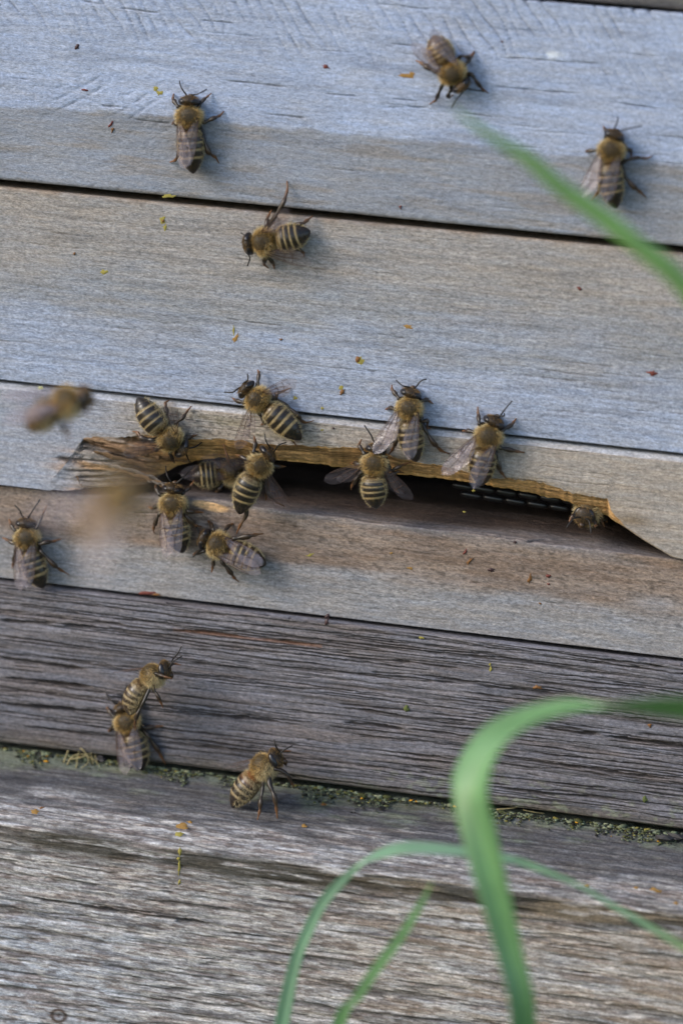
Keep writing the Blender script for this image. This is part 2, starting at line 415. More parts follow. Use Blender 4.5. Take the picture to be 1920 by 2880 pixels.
def cC(X, Y, Z, S, SG, H):
    c = np.broadcast_to(lerp(C_TAN, C_GREY, 0.25), X.shape + (3,)).copy()
    lf = sstep(P(600, 0)[0], P(250, 0)[0], X); c = mixc(c, lerp(C_BLUE, C_GREY, 0.45), lf * 0.8)
    n = fbm(X / 20, S / 1.5, 91, 4); c = c * (0.86 + 0.28 * n)[..., None]
    ch = (SG <= 1); c = mixc(c, srgb(190, 194, 204), ch * 0.55)  # chamfer paled bluish: the sky light it catches is painted into the colour
    mid = sstep(P(1250, 0)[0], P(850, 0)[0], X) * sstep(P(350, 0)[0], P(600, 0)[0], X)
    sk = sstep(0.60, 0.70, fbm(X / 0.55, S / 0.40, 93, 2)) * (0.2 + 0.8 * mid) * sstep(Z2 - 0.4, Z2 - 1.5, Z)
    c = mixc(c, srgb(62, 58, 55), sk * 0.6)
    gr = sstep(0.45, 0.7, fbm(X / 12, S / 1.5, 95, 3)) * mid; c = mixc(c, srgb(140, 130, 98), gr * 0.4)
    bev = (SG == 3) * 1.0
    gold = C_GOLD * (0.55 + 0.9 * fbm(X / 9, S / 0.55, 97, 4))[..., None]
    gold = mixc(gold, srgb(118, 92, 58), sstep(0.5, 0.68, fbm(X / 7, S / 1.0, 99, 4)) * 0.75)
    gold = mixc(gold, srgb(196, 158, 92), sstep(0.75, 1.0, ((rim_front[None] - Z) / np.maximum(rim_front - rim_in, 0.2)[None])) * 0.55)
    lx = sstep(splx1 + 6, splx1 - 2, X)
    gold = mixc(gold, lerp(srgb(150, 120, 98), srgb(120, 96, 70), 0.3) * (0.35 + 1.3 * fbm(X / 8, (S - 0.22 * X) / 0.7, 101, 4))[..., None], lx * 0.85)
    gold = mixc(gold, srgb(158, 150, 144), lx * sstep(0.55, 0.66, fbm(X / 6, (S - 0.2 * X) / 0.9, 102, 3)) * 0.7)
    LLm = ll_mask(X, Z)
    gold = mixc(gold, lerp(C_GREY, C_TAN, 0.55) * (0.7 + 0.5 * fbm(X / 7, (S - 0.15 * X) / 0.6, 104, 4))[..., None], LLm * 0.8)
    gold = mixc(gold, srgb(176, 138, 98), LLm * sstep(0.56, 0.66, fbm(X / 9, (S - 0.08 * X) / 0.9, 106, 3)) * 0.8)
    wide = (np.clip((rim_front - rim_in) / 0.8, 0, 1) * sstep(P(205, 0)[0], P(262, 0)[0], xr))[None]
    wide = wide * (1 - 0.85 * ll_mask(X, Z) * sstep(P(330, 0)[0], P(250, 0)[0], X))
    c = c * (1 - (bev * wide)[..., None]) + gold * (bev * wide)[..., None]
    # golden stain just above the rim
    st = (SG == 2) * np.exp(-np.clip(Z - rim_front[None], 0, 9) / 0.5) * wide * sstep(0.35, 0.65, fbm(X / 4, S / 0.8, 103, 3))
    c = mixc(c, srgb(130, 108, 66), st * 0.7)
    sp = P(250, 1315); m = np.exp(-(((X - sp[0]) / 5.5) ** 2 + ((Z - sp[2]) / 2.6) ** 2)) * (SG == 2)
    c = mixc(c, srgb(176, 140, 104), np.clip(m * 1.3, 0, 1) * sstep(0.3, 0.6, fbm(X / 6, S / 0.5, 105, 3)))
    sp = P(1775, 1462); m = np.exp(-(((X - sp[0]) / 3.0) ** 2 + ((Z - sp[2]) / 1.2) ** 2)); c = mixc(c, srgb(112, 92, 62), m * 0.6)
    c = mixc(c, srgb(60, 46, 36), sstep(-0.1, -0.5, H) * 0.5)
    return c
YD = 1.3
rise = 2.7 * np.clip((rim_in - zc_line - 1.2) / 4.5, 0, 1)
def hD(X, Y, Z, S, SG):
    h = 0.16 * (fbm(X / 6, S / 0.7, 111, 4) - 0.5) + 0.10 * (fbm(X / 0.6, S / 0.5, 113, 3) - 0.5)
    up = np.exp(-np.clip(Z3 - Z, 0, 50) / 2.5)
    h = h + 0.35 * up * (fbm(X / 4, S / 1.0, 115, 4) - 0.5)
    for i, (a, b, c, d, w_, dp) in enumerate([(1240, 1492, 1480, 1524, 0.22, 0.7), (1475, 1526, 1545, 1500, 0.3, 0.9), (1540, 1502, 1640, 1492, 0.2, 0.6), (880, 1446, 1100, 1476, 0.2, 0.5), (0, 1560, 260, 1590, 0.15, 0.25), (600, 1690, 900, 1720, .12, .2)]):
        p, q = P(a, b), P(c, d); crack(h, X, S, p[0], -p[2], q[0], -q[2], w_, dp, 0.3, 300 + i, 0.3)
    r_ = np.random.default_rng(10)
    for i in range(60):
        x = r_.uniform(-66, 60); s = -r_.uniform(Z4, Z3); L = r_.uniform(3, 14)
        crack(h, X, S, x, s, x + L, s, 0.09, r_.uniform(0.06, 0.2), 0.3, 320 + i)
    return h
def cD(X, Y, Z, S, SG, H):
    v = (Z3 - Z) / (Z3 - Z4)
    c = np.broadcast_to(srgb(140, 125, 114), X.shape + (3,)).copy()
    c = c * (0.78 + 0.44 * fbm(X / 9, S / 1.2, 117, 5))[..., None]
    c = mixc(c, srgb(144, 145, 149), sstep(0.36, 0.6, v + 0.25 * (fbm(X / 14, S / 3, 119, 3) - 0.5)) * 0.85)
    sk = sstep(0.58, 0.70, fbm(X / 0.9, S / 0.33, 121, 3)) * sstep(0.9, 0.4, v); c = c * (1 - 0.42 * sk)[..., None]
    br = sstep(0.5, 0.62, fbm(X / 14, S / 1.6, 123, 4)) * sstep(0.75, 0.3, v); c = mixc(c, srgb(112, 92, 78), br * 0.4)
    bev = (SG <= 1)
    c = mixc(c, srgb(66, 53, 48) * (0.7 + 0.6 * fbm(X / 6, S / 0.6, 125, 4))[..., None], bev * 0.85)  # shade under the entrance plank painted onto the bevel as dark brown
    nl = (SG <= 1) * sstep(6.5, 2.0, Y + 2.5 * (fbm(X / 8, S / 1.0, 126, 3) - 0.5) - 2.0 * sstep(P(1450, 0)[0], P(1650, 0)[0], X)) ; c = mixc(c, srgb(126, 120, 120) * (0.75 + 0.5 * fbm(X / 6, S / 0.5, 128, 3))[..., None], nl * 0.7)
    lip = np.exp(-((Z - lipz[None] + 0.3) / 0.8) ** 2) * open_[None]; c = mixc(c, srgb(128, 124, 126), lip * 0.6 * (SG == 2))
    # pale bare chip of fresh wood left of the slot
    p0 = P(585, 1428); m = sstep(1.15, 0.8, np.sqrt(((X - p0[0]) / 3.4) ** 2 + ((Z - p0[2] + 0.10 * (X - p0[0])) / 0.75) ** 2) + 0.5 * (fbm(X / 2, S / 0.8, 127, 3) - 0.5))
    c = mixc(c, C_FRESH, m * 0.95)
    p0 = P(570, 1475); m = np.exp(-(((X - p0[0]) / 5.5) ** 2 + ((Z - p0[2]) / 2.2) ** 2)) * sstep(0.35, 0.6, fbm(X / 3, S / 1.2, 129, 3)); c = mixc(c, srgb(84, 62, 48), m * 0.85)
    c = mixc(c, srgb(52, 44, 40), sstep(-0.12, -0.4, H) * 0.6)
    return c
CR_E = [(490,1767,722,1792,.22,.8),(722,1792,900,1813,.2,.7),(0,1743,159,1752,.3,.8),(159,1752,416,1780,.25,.7),(582,2006,796,2030,.3,1.0),(1529,2046,1695,2067,.3,1.1),(1695,2067,1990,2108,.3,1.1),(960,2030,1144,2049,.25,.9),(1144,2049,1352,2076,.22,.8),(0,1850,250,1880,.3,1.0),(0,1905,270,1930,.35,1.1),(0,1975,330,2005,.35,1.1),(300,1955,480,1975,.25,.8),(960,1990,1190,2018,.22,.8),(1190,2018,1420,2034,.2,.7),(1000,1890,1330,1925,.2,.7),(1330,1925,1640,1955,.2,.7),(1450,1820,1920,1880,.2,.7),(960,1845,1300,1880,.22,.8),(1400,2130,1900,2190,.25,.9),(1050,2120,1300,2150,.2,.7),(1390,2215,1760,2250,.25,.8),(60,2040,360,2075,.25,.8),(520,1860,760,1890,.22,.8),(420,2085,800,2120,.2,.6)]
def hE(X, Y, Z, S, SG):
    wv = 0.5 * (fbm(X / 30, S / 6, 131, 3) - 0.5)
    g = fbm(X / 26, (S + wv * 2) / 0.95, 133, 4)
    h = 0.30 * (g - 0.5) - 0.16 * sstep(0.58, 0.70, fbm(X / 34, (S + wv * 2) / 0.7, 137, 4))
    h = h + 0.08 * (fbm(X / 0.7, S / 0.4, 139, 3) - 0.5)
    for i, (a, b, c, d, w_, dp) in enumerate(CR_E):
        p, q = P(a, b), P(c, d); crack(h, X, S, p[0], -p[2], q[0], -q[2], w_, dp, 0.25, 400 + i, 0.12)
    r_ = np.random.default_rng(12)
    for i in range(420):
        x = r_.uniform(-80, 60); s = -r_.uniform(Z5, Z4); L = r_.uniform(2, 14) if i > 200 else r_.uniform(15, 60)
        crack(h, X, S, x, s, x + L, s + r_.uniform(-.3, .3), r_.uniform(0.07, 0.15), r_.uniform(0.15, 0.5) if i > 200 else r_.uniform(.25, .75), 0.3, 450 + i, 0.08)
    return h
def cE(X, Y, Z, S, SG, H):
    v = (Z4 - Z) / (Z4 - Z5)
    c = np.broadcast_to(srgb(114, 112, 118), X.shape + (3,)).copy()
    c = c * (0.72 + 0.56 * fbm(X / 22, S / 0.9, 141, 5))[..., None]
    c = mixc(c, srgb(112, 100, 94), sstep(0.5, 0.7, fbm(X / 24, S / 1.5, 143, 4)) * 0.4)
    c = c * (1 - 0.22 * sstep(0.45, 1.0, v) * sstep(0.3, 0.6, fbm(X / 15, S / 4, 145, 3)))[..., None]
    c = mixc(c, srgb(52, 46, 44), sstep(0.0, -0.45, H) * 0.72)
    # orange-brown core showing in a long split
    p, q = P(490, 1770), P(905, 1817)
    t = (X - p[0]) / (q[0] - p[0]); zc = p[2] + (q[2] - p[2]) * t
    m = np.exp(-((Z - zc) / 0.28) ** 2) * (t > 0) * (t < 1); c = mixc(c, srgb(118, 78, 48), m * 0.6)
    mo = sstep(Z5 + 3.2, Z5 + 0.4, Z + 1.6 * (fbm(X / 4, S / 2, 147, 4) - 0.5)); c = mixc(c, srgb(74, 68, 46), mo * 0.55)
    li = sstep(0.62, 0.70, fbm(X / 1.4, S / 1.0, 149, 3)) * sstep(Z5 + 9, Z5 + 1, Z) * sstep(P(1000, 0)[0], P(1500, 0)[0], X); c = mixc(c, srgb(128, 134, 110), li * 0.5)
    return c
LY, LZ = -20.0, -7.6        # ledge: how far its top slopes forward and down
def hF(X, Y, Z, S, SG):
    wv = 0.8 * (fbm(X / 40, S / 8, 151, 3) - 0.5)
    g = fbm(X / 18, (S + wv * 2) / 0.9, 153, 5)
    h = 0.45 * (g - 0.5) + 0.16 * (fbm(X / 2.0, S / 0.35, 155, 3) - 0.5)
    h = h - 0.35 * sstep(0.57, 0.68, fbm(X / 12, (S + wv * 2) / 0.7, 157, 4))
    r_ = np.random.default_rng(13)
    smin, smax = S.min() + 20, S.max() - 20
    for i in range(300):
        x = r_.uniform(-70, 60); s = r_.uniform(smin, smax); L = r_.uniform(2, 16)
        crack(h, X, S, x, s, x + L, s + r_.uniform(-.3, .3), r_.uniform(0.08, 0.18), r_.uniform(0.15, 0.5), 0.4, 800 + i, 0.12)
    p, q = P(30, 2515, -LY), P(625, 2608, -LY); crack(h, X, S, p[0], -p[2] + 0, q[0], -q[2], 0.3, 1.5, 0.5, 990, 0.1)
    return h
KN = P(165, 2857, -LY)
def cF(X, Y, Z, S, SG, H):
    c = np.broadcast_to(srgb(162, 160, 160), X.shape + (3,)).copy()
    cool = sstep(P(1000, 0)[0], P(200, 0)[0], X) * sstep(Z5 + LZ - 8, Z5 + LZ - 22, Z); c = mixc(c, srgb(158, 164, 176), cool * 0.7)
    top = np.clip((Y - LY) / (0 - LY), 0, 1) * (SG <= 1)
    n = fbm(X / 14, S / 0.8, 161, 5)
    c = c * (0.62 + 0.76 * n)[..., None]
    c = mixc(c, srgb(112, 96, 88), sstep(0.52, 0.66, fbm(X / 7, S / 0.9, 163, 4)) * 0.6)
    c = mixc(c, srgb(78, 76, 82), sstep(0.54, 0.66, fbm(X / 11, S / 0.8, 165, 4)) * 0.55)
    fl = fbm(X / 1.8, S / 0.32, 177, 3); c = c * (0.78 + 0.5 * sstep(0.3, 0.7, fl))[..., None]
    c = mixc(c, srgb(192, 189, 186), sstep(0.60, 0.72, fbm(X / 2.6, S / 0.4, 179, 3)) * 0.55)
    c = mixc(c, srgb(86, 74, 68), sstep(0.62, 0.72, fbm(X / 2.2, S / 0.36, 181, 3)) * 0.6)
    # dark grey algae on the top of the ledge, patchy towards the front edge
    al = sstep(0.22, 0.6, top + 0.6 * (fbm(X / 9, S / 1.6, 167, 4) - 0.5))
    c = mixc(c, srgb(70, 70, 74) * (0.75 + 0.5 * fbm(X / 5, S / 0.5, 169, 4))[..., None], al * 0.88)
    grn = sstep(0.70, 0.95, top + 0.6 * (fbm(X / 5, S / 2.0, 171, 5) - 0.5)); c = mixc(c, srgb(112, 120, 98), grn * 0.6)
    # brown-black stained band under the front edge
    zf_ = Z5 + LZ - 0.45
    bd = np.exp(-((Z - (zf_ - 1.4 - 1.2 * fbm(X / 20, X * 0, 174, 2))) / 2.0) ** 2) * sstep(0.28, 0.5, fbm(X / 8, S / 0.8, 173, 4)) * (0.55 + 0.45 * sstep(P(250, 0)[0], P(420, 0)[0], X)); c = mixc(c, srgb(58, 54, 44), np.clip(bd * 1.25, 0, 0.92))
    rt = sstep(P(900, 0)[0], P(1700, 0)[0], X) * (SG >= 2); c = mixc(c, srgb(170, 150, 124), rt * 0.3 * sstep(0.35, 0.6, fbm(X / 16, S / 1.4, 175, 3)))
    # small knot, lower left
    r = np.sqrt(((X - KN[0]) / 1.7) ** 2 + ((Z - KN[2]) / 1.5) ** 2); kn = (SG >= 2) * sstep(1.25, 0.95, r) * (0.55 + 0.45 * np.cos(r * 9))
    c = mixc(c, srgb(72, 56, 46), np.clip(kn, 0, 1))
    c = mixc(c, srgb(50, 46, 44), sstep(-0.05, -0.5, H) * 0.6)
    return c

K, R = simple_keys(ZA0 + 90, ZA0 + 0.05, 0.15); R[1] = 60
plank('plank', K, R, MAT_SMOOTH, lambda X, Y, Z, S, SG: 0.1 * (fbm(X / 9, S / 1.2, 3, 3) - 0.5), lambda X, Y, Z, S, SG, H: np.broadcast_to(lerp(C_TAN, C_GREY, 0.3), X.shape + (3,)) * (0.8 + 0.4 * fbm(X / 12, S / 1.2, 5, 4))[..., None])
K, R = simple_keys(ZA0 - 0.06, Z1 + 0.42, 0.0, chb=0.5, cham=0.2)
plank('plank', K, R, MAT_SMOOTH, hA, cA)
K, R = simple_keys(Z1 - 0.42, Z2 + 0.12, 0.0, cham=0.4)
plank('plank', K, R, MAT_MID, hB, cB)
cham = 1.0
K = [(20 * one, (Z2 - 0.14) * one), (cham * one, (Z2 - 0.14) * one), (0 * one, (Z2 - 0.14 - cham) * one), (0 * one, rim_front), (rim_depth, rim_in), (20 * one, rim_in + 0.3)]
plank('plank', K, [6, 9, 95, 60, 12], MAT_MID, hC, cC, 3)
lipz = np.interp(XS, *pxline([(-600, 1299), (0, 1366), (250, 1392), (330, 1396), (450, 1394), (600, 1404), (734, 1428), (868, 1444), (1002, 1464), (1296, 1497), (1479, 1523), (1900, 1574), (2500, 1641)])) - 0.25 + 0.3 * (fbm(XS / 5, XS * 0, 118, 4) - 0.5) * open_
lipz = np.where(open_ > 0.5, lipz, np.minimum(lipz, zc_line - 0.25))
K = [(34 * one, Z3 - 0.1 + rise), (13 * one, Z3 - 0.1 + rise), (YD * one, lipz), (YD * one, (Z4 + 0.16) * one), (21 * one, (Z4 + 0.16) * one)]
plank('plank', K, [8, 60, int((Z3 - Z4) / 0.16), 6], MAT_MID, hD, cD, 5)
K, R = simple_keys(Z4 - 0.16, Z5 + 0.5, -0.5, cham=0.25, chb=0.4); R[2] = int((Z4 - Z5) / 0.12)
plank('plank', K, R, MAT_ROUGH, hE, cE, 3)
zl = Z5 - 0.4
K = [(24 * one, (zl + 0.2) * one), (0.8 * one, zl * one), (LY * one, (zl + LZ) * one), (LY * one, (zl + LZ - 48) * one), (24 * one, (zl + LZ - 48) * one)]
plank('landing_ledge', K, [8, 130, int(48 / 0.17), 8], MAT_ROUGH, hF, cF, 11)

def box_mesh(name, x0, x1, y0, y1, z0, z1):
    V = [(x, y, z) for x in (x0, x1) for y in (y0, y1) for z in (z0, z1)]
    F = [(0, 1, 3, 2), (4, 6, 7, 5), (0, 4, 5, 1), (2, 3, 7, 6), (0, 2, 6, 4), (1, 5, 7, 3)]
    return mesh_np(name, V, F, False)
def hive_part(name, me, mat):
    o = obj(name, me, mat, hive); o.matrix_parent_inverse = Matrix.Translation(-hive.location); return o
xe = XS[-1]
hive_part('side_wall', box_mesh('side_wall', -xe, -xe + 20, 36, 300, -112, ZA0 + 90), MAT_DARK)
hive_part('side_wall', box_mesh('side_wall', xe - 20, xe, 36, 300, -112, ZA0 + 90), MAT_DARK)
hive_part('back_wall', box_mesh('back_wall', -xe, xe, 300, 320, -112, ZA0 + 90), MAT_DARK)
hive_part('light_block_lid', box_mesh('light_block_lid', -xe - 6, xe + 6, -8, 326, ZA0 + 90.5, ZA0 + 110), MAT_DARK)  # unseen cover, added to keep light from leaking in behind the slot
hive_part('floor_board', box_mesh('floor_board', -xe + 20.5, xe - 20.5, 36, 299, Z3 - 12, Z3 - 3), MAT_DARK)

# ground that the hive stands on
g, ns, ls, b = new_mat('meadow_ground')
tc = N(ns, 'ShaderNodeTexCoord'); n = N(ns, 'ShaderNodeTexNoise'); n.inputs['Scale'].default_value = 30; n.inputs['Detail'].default_value = 8
ls.new(tc.outputs['Object'], n.inputs['Vector'])
r = N(ns, 'ShaderNodeValToRGB'); r.color_ramp.elements[0].position = 0.35; r.color_ramp.elements[0].color = (0.045, 0.04, 0.022, 1)
r.color_ramp.elements[1].position = 0.6; r.color_ramp.elements[1].color = (0.07, 0.11, 0.035, 1)
ls.new(n.outputs['Fac'], r.inputs[0]); ls.new(r.outputs[0], b.inputs['Base Color']); b.inputs['Roughness'].default_value = 0.9
GZ = zl + LZ - 50
gv = [(-200e3, -200e3, GZ), (200e3, -200e3, GZ), (200e3, 200e3, GZ), (-200e3, 200e3, GZ)]
o = obj('ground', mesh_np('ground', gv, [(0, 1, 2, 3)], False), g); o['kind'] = 'structure'

# ------------------------------------------------------------------ specks of pollen, resin and droppings stuck to the planks
def blob_mesh(name, c, rx, rz, ang, th, col, seed, nrm=(0, -1, 0), upv=(0, 0, 1)):
    r_ = np.random.default_rng(seed)
    nrm = np.array(nrm, float); nrm /= np.linalg.norm(nrm); upv = np.array(upv, float); upv -= nrm * (upv @ nrm); upv /= np.linalg.norm(upv)
    rt = np.cross(upv, nrm) * -1.0
    n = 14; V = []; 
    rad = 0.45 + 0.8 * r_.random(n)
    rings = [(1.0, -0.06), (0.8, 0.45), (0.4, 0.85)]
    ca, sa = math.cos(ang), math.sin(ang)
    for k, (q, hh) in enumerate(rings):
        for i in range(n):
            a = 2 * math.pi * i / n; u = rx * q * rad[i] * math.cos(a); v = rz * q * rad[i] * math.sin(a)
            u, v = u * ca - v * sa, u * sa + v * ca
            V.append(c + rt * u + upv * v + nrm * (th * hh * (0.8 + 0.4 * r_.random())))
    V.append(c + nrm * th)
    F = []
    for k in range(2):
        for i in range(n):
            j = (i + 1) % n; F.append((k * n + i, k * n + j, (k + 1) * n + j, (k + 1) * n + i))
    for i in range(n): F.append((2 * n + i, 2 * n + (i + 1) % n, 3 * n))
    return mesh_np(name, np.array(V), F, True)
SPECK_MATS = {
    'y': plain('yellow_pollen', srgb(154, 143, 76), 0.9, 0.1, 0.3, 2500), 'o': plain('orange_pollen', srgb(154, 120, 70), 0.9, 0.1, 0.3, 2500),
    'b': plain('brown_resin', srgb(120, 82, 44), 0.6, 0.3), 'r': plain('red_brown_resin', srgb(110, 58, 50), 0.6, 0.3),
    'd': plain('dark_resin', srgb(62, 40, 40), 0.5, 0.4), 'p': plain('pale_dropping', srgb(200, 200, 150), 0.8, 0.2), 'g': plain('green_crust', srgb(92, 100, 60), 0.9, 0.1)}
SP = [(217,132,9,8,0,'d'),(917,187,13,6,.2,'r'),(1140,213,22,7,.1,'o'),(1158,209,9,8,0,'o'),(437,249,8,7,0,'y'),(449,261,10,7,-.5,'y'),(312,350,4,14,.5,'r'),(317,365,5,9,.2,'b'),(475,552,22,6,-.1,'y'),(457,618,10,12,.2,'y'),(459,622,5,6,0,'b'),(465,640,5,10,.1,'y'),(294,765,11,7,0,'y'),
      (657,928,4,14,-.1,'y'),(664,950,7,14,.5,'o'),(1006,1011,8,9,0,'b'),(1012,1014,13,11,0,'y'),(963,1102,6,11,.5,'b'),(958,1092,7,9,.4,'y'),(906,1148,5,5,0,'y'),(1629,812,9,5,.3,'r'),(1833,1049,15,8,.1,'r'),(1125,582,5,5,0,'r'),(114,1091,8,6,-.3,'p'),(1145,918,16,7,0,'o'),(790,955,5,4,0,'b'),
      (830,1120,8,6,0,'y'),(1308,1552,4,12,.4,'r'),(1320,1578,5,14,.7,'b'),(1380,1602,11,8,-.3,'d'),(1488,1629,6,15,.1,'b'),(1540,1620,7,5,0,'r'),(1541,1643,5,3,0,'r'),(1518,1697,5,4,0,'b'),(872,1561,12,5,-.4,'y'),(1100,1556,6,4,0,'o'),(1153,1598,9,4,0,'o'),(921,1733,9,9,0,'d'),(919,1750,7,9,0,'d'),(416,1668,30,5,-.1,'r'),(440,1673,22,4,-.1,'b'),
      (1379,1882,5,9,.2,'y'),(1377,1868,4,5,0,'y'),(1510,1933,15,7,-.1,'b'),(1143,1992,8,10,0,'g'),(1182,1794,9,4,0,'y'),(1812,2250,7,14,.2,'g'),(1826,2040,7,7,0,'b'),(240,253,12,3,0,'r'),(1411,117,5,3,0,'r'),(1330,1380,5,4,0,'y'),(1448,1525,6,4,0,'d'),(1440,1440,14,4,0,'d'),(1365,1440,18,4,0,'d'),(1305,1440,5,3,0,'y'),(210,714,5,5,0,'b'),(905,1210,5,4,0,'y'),(937,1204,4,4,0,'d'),(1065,1300,4,3,0,'d')]
for i, (px, py, rx, rz, an, cl) in enumerate(SP):
    h = -YD if 1470 + 0.11 * (px - 960) < py < 1750 + 0.115 * (px - 960) else (0.5 if py > 1750 + 0.115 * (px - 960) else 0)
    c = P(px, py, h)
    if cl in 'd' and 1430 < py < 1445: continue
    hive_part('resin_speck' if cl in 'brd' else 'pollen_speck', blob_mesh('speck', c, rx * 0.06, rz * 0.06, an, 0.07 if cl in 'yop' else 0.22, None, 30 + i), SPECK_MATS[cl])
# on the ledge front and top
for i, (px, py, rx, rz, an, cl) in enumerate([(505,2481,6,9,0,'y'),(505,2482,3,5,0,'d'),(504,2440,4,20,0,'y'),(506,2395,5,14,0,'y'),(502,2416,5,7,0,'y'),(1842,2504,18,7,.1,'o'),(1898,2540,11,5,.1,'o'),(1788,2497,9,4,0,'o'),(1650,2492,9,5,0,'o')]):
    hive_part('pollen_speck', blob_mesh('speck', P(px, py, -LY), rx * 0.058, rz * 0.058, an, 0.15, None, 130 + i), SPECK_MATS[cl])
def ledge_pt(px, py, lift=0.0):
    """pixel -> point on the sloping top of the ledge"""
    d = CR * ((px - 960) / FPX) + CU * ((1440 - py) / FPX) - CB
    n_ = np.array([0, LZ, -(LY - 0.8)]); n_ = n_ / np.linalg.norm(n_)
    if n_[2] < 0: n_ = -n_
    p0 = np.array([0, 0.8, zl])
    t = ((p0 - CAM) @ n_ + lift) / (d @ n_)
    return CAM + d * t, n_
for i, (px, py, rx, rz, an, cl) in enumerate([(514,2324,22,10,-.2,'o'),(505,2345,14,6,0,'y'),(535,2312,10,3,.4,'o'),(100,2282,16,6,.3,'o'),(118,2272,8,5,.3,'b'),(855,2322,8,4,0,'o'),(910,2262,10,3,0,'b')]):
    c, n_ = ledge_pt(px, py); hive_part('pollen_speck', blob_mesh('speck', c, rx * 0.06, rz * 0.12, an, 0.12, None, 160 + i, n_, (0, 1, 0.3)), SPECK_MATS[cl])

# splinters of the gnawed corner left of the slot
def tube(pts, radii, n=8, flat=None):
    pts = np.asarray(pts, float); radii = np.asarray(radii, float)
    T = np.gradient(pts, axis=0); T /= np.linalg.norm(T, axis=1)[:, None] + 1e-9
    ref = np.array([0.31, 0.87, 0.41]); V = []
    s = np.cross(T[0], ref); s /= np.linalg.norm(s)
    for i in range(len(pts)):
        s = s - T[i] * (s @ T[i]); s /= np.linalg.norm(s) + 1e-9; u = np.cross(T[i], s)
        a = np.arange(n) * 2 * math.pi / n
        f = 1.0 if flat is None else flat[i]
        V.append(pts[i] + radii[i] * (np.cos(a)[:, None] * s + f * np.sin(a)[:, None] * u))
    V = np.concatenate(V); m = len(pts)
    F = [(i * n + j, i * n + (j + 1) % n, (i + 1) * n + (j + 1) % n, (i + 1) * n + j) for i in range(m - 1) for j in range(n)]
    F += [tuple(range(n))[::-1], tuple(range((m - 1) * n, m * n))]
    return V, F
def smooth_path(pts, n):
    """Catmull-Rom through pts"""
    pts = [np.asarray(p, float) for p in pts]
    q = [2 * pts[0] - pts[1]] + pts + [2 * pts[-1] - pts[-2]]
    out = []; m = len(pts) - 1
    for k in np.linspace(0, m - 1e-6, n):
        i = int(k); t = k - i; a, b_, c, d = q[i], q[i + 1], q[i + 2], q[i + 3]
        out.append(0.5 * ((2 * b_) + (c - a) * t + (2 * a - 5 * b_ + 4 * c - d) * t * t + (3 * b_ - a - 3 * c + d) * t ** 3))
    return np.array(out)
MAT_SPL = [plain('splinter_tan', srgb(146, 118, 90), 0.9, 0.1, 0.6, 1500), plain('splinter_brown', srgb(112, 90, 68), 0.9, 0.1, 0.6, 1500), plain('splinter_grey', srgb(132, 122, 114), 0.9, 0.1, 0.6, 1500)]
SPL = [((262,1272),(350,1292),(440,1326),.35,.5,1),((292,1304),(375,1325),(470,1360),.3,.5,2),((340,1326),(420,1348),(490,1381),.3,.4,0),((385,1275),(450,1288),(540,1300),1.7,.5,1),((415,1352),(455,1362),(487,1384),.0,.3,2),((214,1340),(222,1350),(232,1372),.0,.18,1)]
for i, (a, b_, c, dep, w_, mi) in enumerate(SPL):
    pts = smooth_path([P(*a, 0.35 - dep * 0.2), P(*b_, 0.5 - dep), P(*c, 0.1 - dep * 1.8)], 14)
    rr = np.random.default_rng(70 + i)
    rad = w_ * np.sin(np.linspace(0.12, 3.0, 14)) ** 0.6 * (0.45 + 0.9 * rr.random(14)) + 0.04
    pts = pts + rr.normal(0, 0.12, pts.shape) * np.array([1, 0.5, 1.0])
    V, F = tube(pts, rad, 7, np.full(14, 0.38)); hive_part('splinter', mesh_np('splinter', V, F, False), MAT_SPL[mi])
# dry stems caught on the ledge joint, black wire grid inside the slot
MAT_WIRE = plain('black_metal', (0.012, 0.012, 0.014), 0.3, 0.6)
for r_i, (dy, yy) in enumerate([(0, 8.0), (22, 9.0)]):
    for k in range(6):
        x0 = 1270 + k * 62 + r_i * 25
        q = [(x0, 1362 + (x0 - 1270) * 0.14 + dy), (x0 + 30, 1366 + (x0 - 1240) * 0.14 + dy - 3), (x0 + 58, 1364 + (x0 - 1212) * 0.14 + dy)]
        pts = smooth_path([P(a, b_, y=yy) for a, b_ in q], 9)
        V, F = tube(pts, [0.28, 0.5, 0.58, 0.6, 0.6, 0.6, 0.58, 0.5, 0.28], 8)
        hive_part('entrance_guard_wire', mesh_np('entrance_guard_wire', V, F, True), MAT_WIRE)

#BEES#
# ------------------------------------------------------------------ honey bees
def nrmz(v): return v / (np.linalg.norm(v) + 1e-9)
C_TANF = np.array([0.44, 0.29, 0.105]); C_PALE = np.array([0.72, 0.59, 0.34]); C_BLK = np.array([0.010, 0.008, 0.007]); C_BROWN = np.array([0.05, 0.028, 0.012])
FORE_L = np.array([(0, .012), (.12, .035), (.35, .05), (.6, .06), (.8, .045), (.92, .005), (.98, -.05), (1.0, -.10)])
FORE_T = np.array([(0, -.012), (.1, -.045), (.25, -.14), (.42, -.23), (.58, -.29), (.72, -.31), (.85, -.28), (.94, -.21), (1.0, -.10)])
HIND_L = np.array([(0, .012), (.2, .05), (.5, .07), (.8, .03), (.95, -.06), (1.0, -.13)])
HIND_T = np.array([(0, -.012), (.1, -.08), (.3, -.25), (.55, -.36), (.75, -.34), (.92, -.24), (1.0, -.13)])
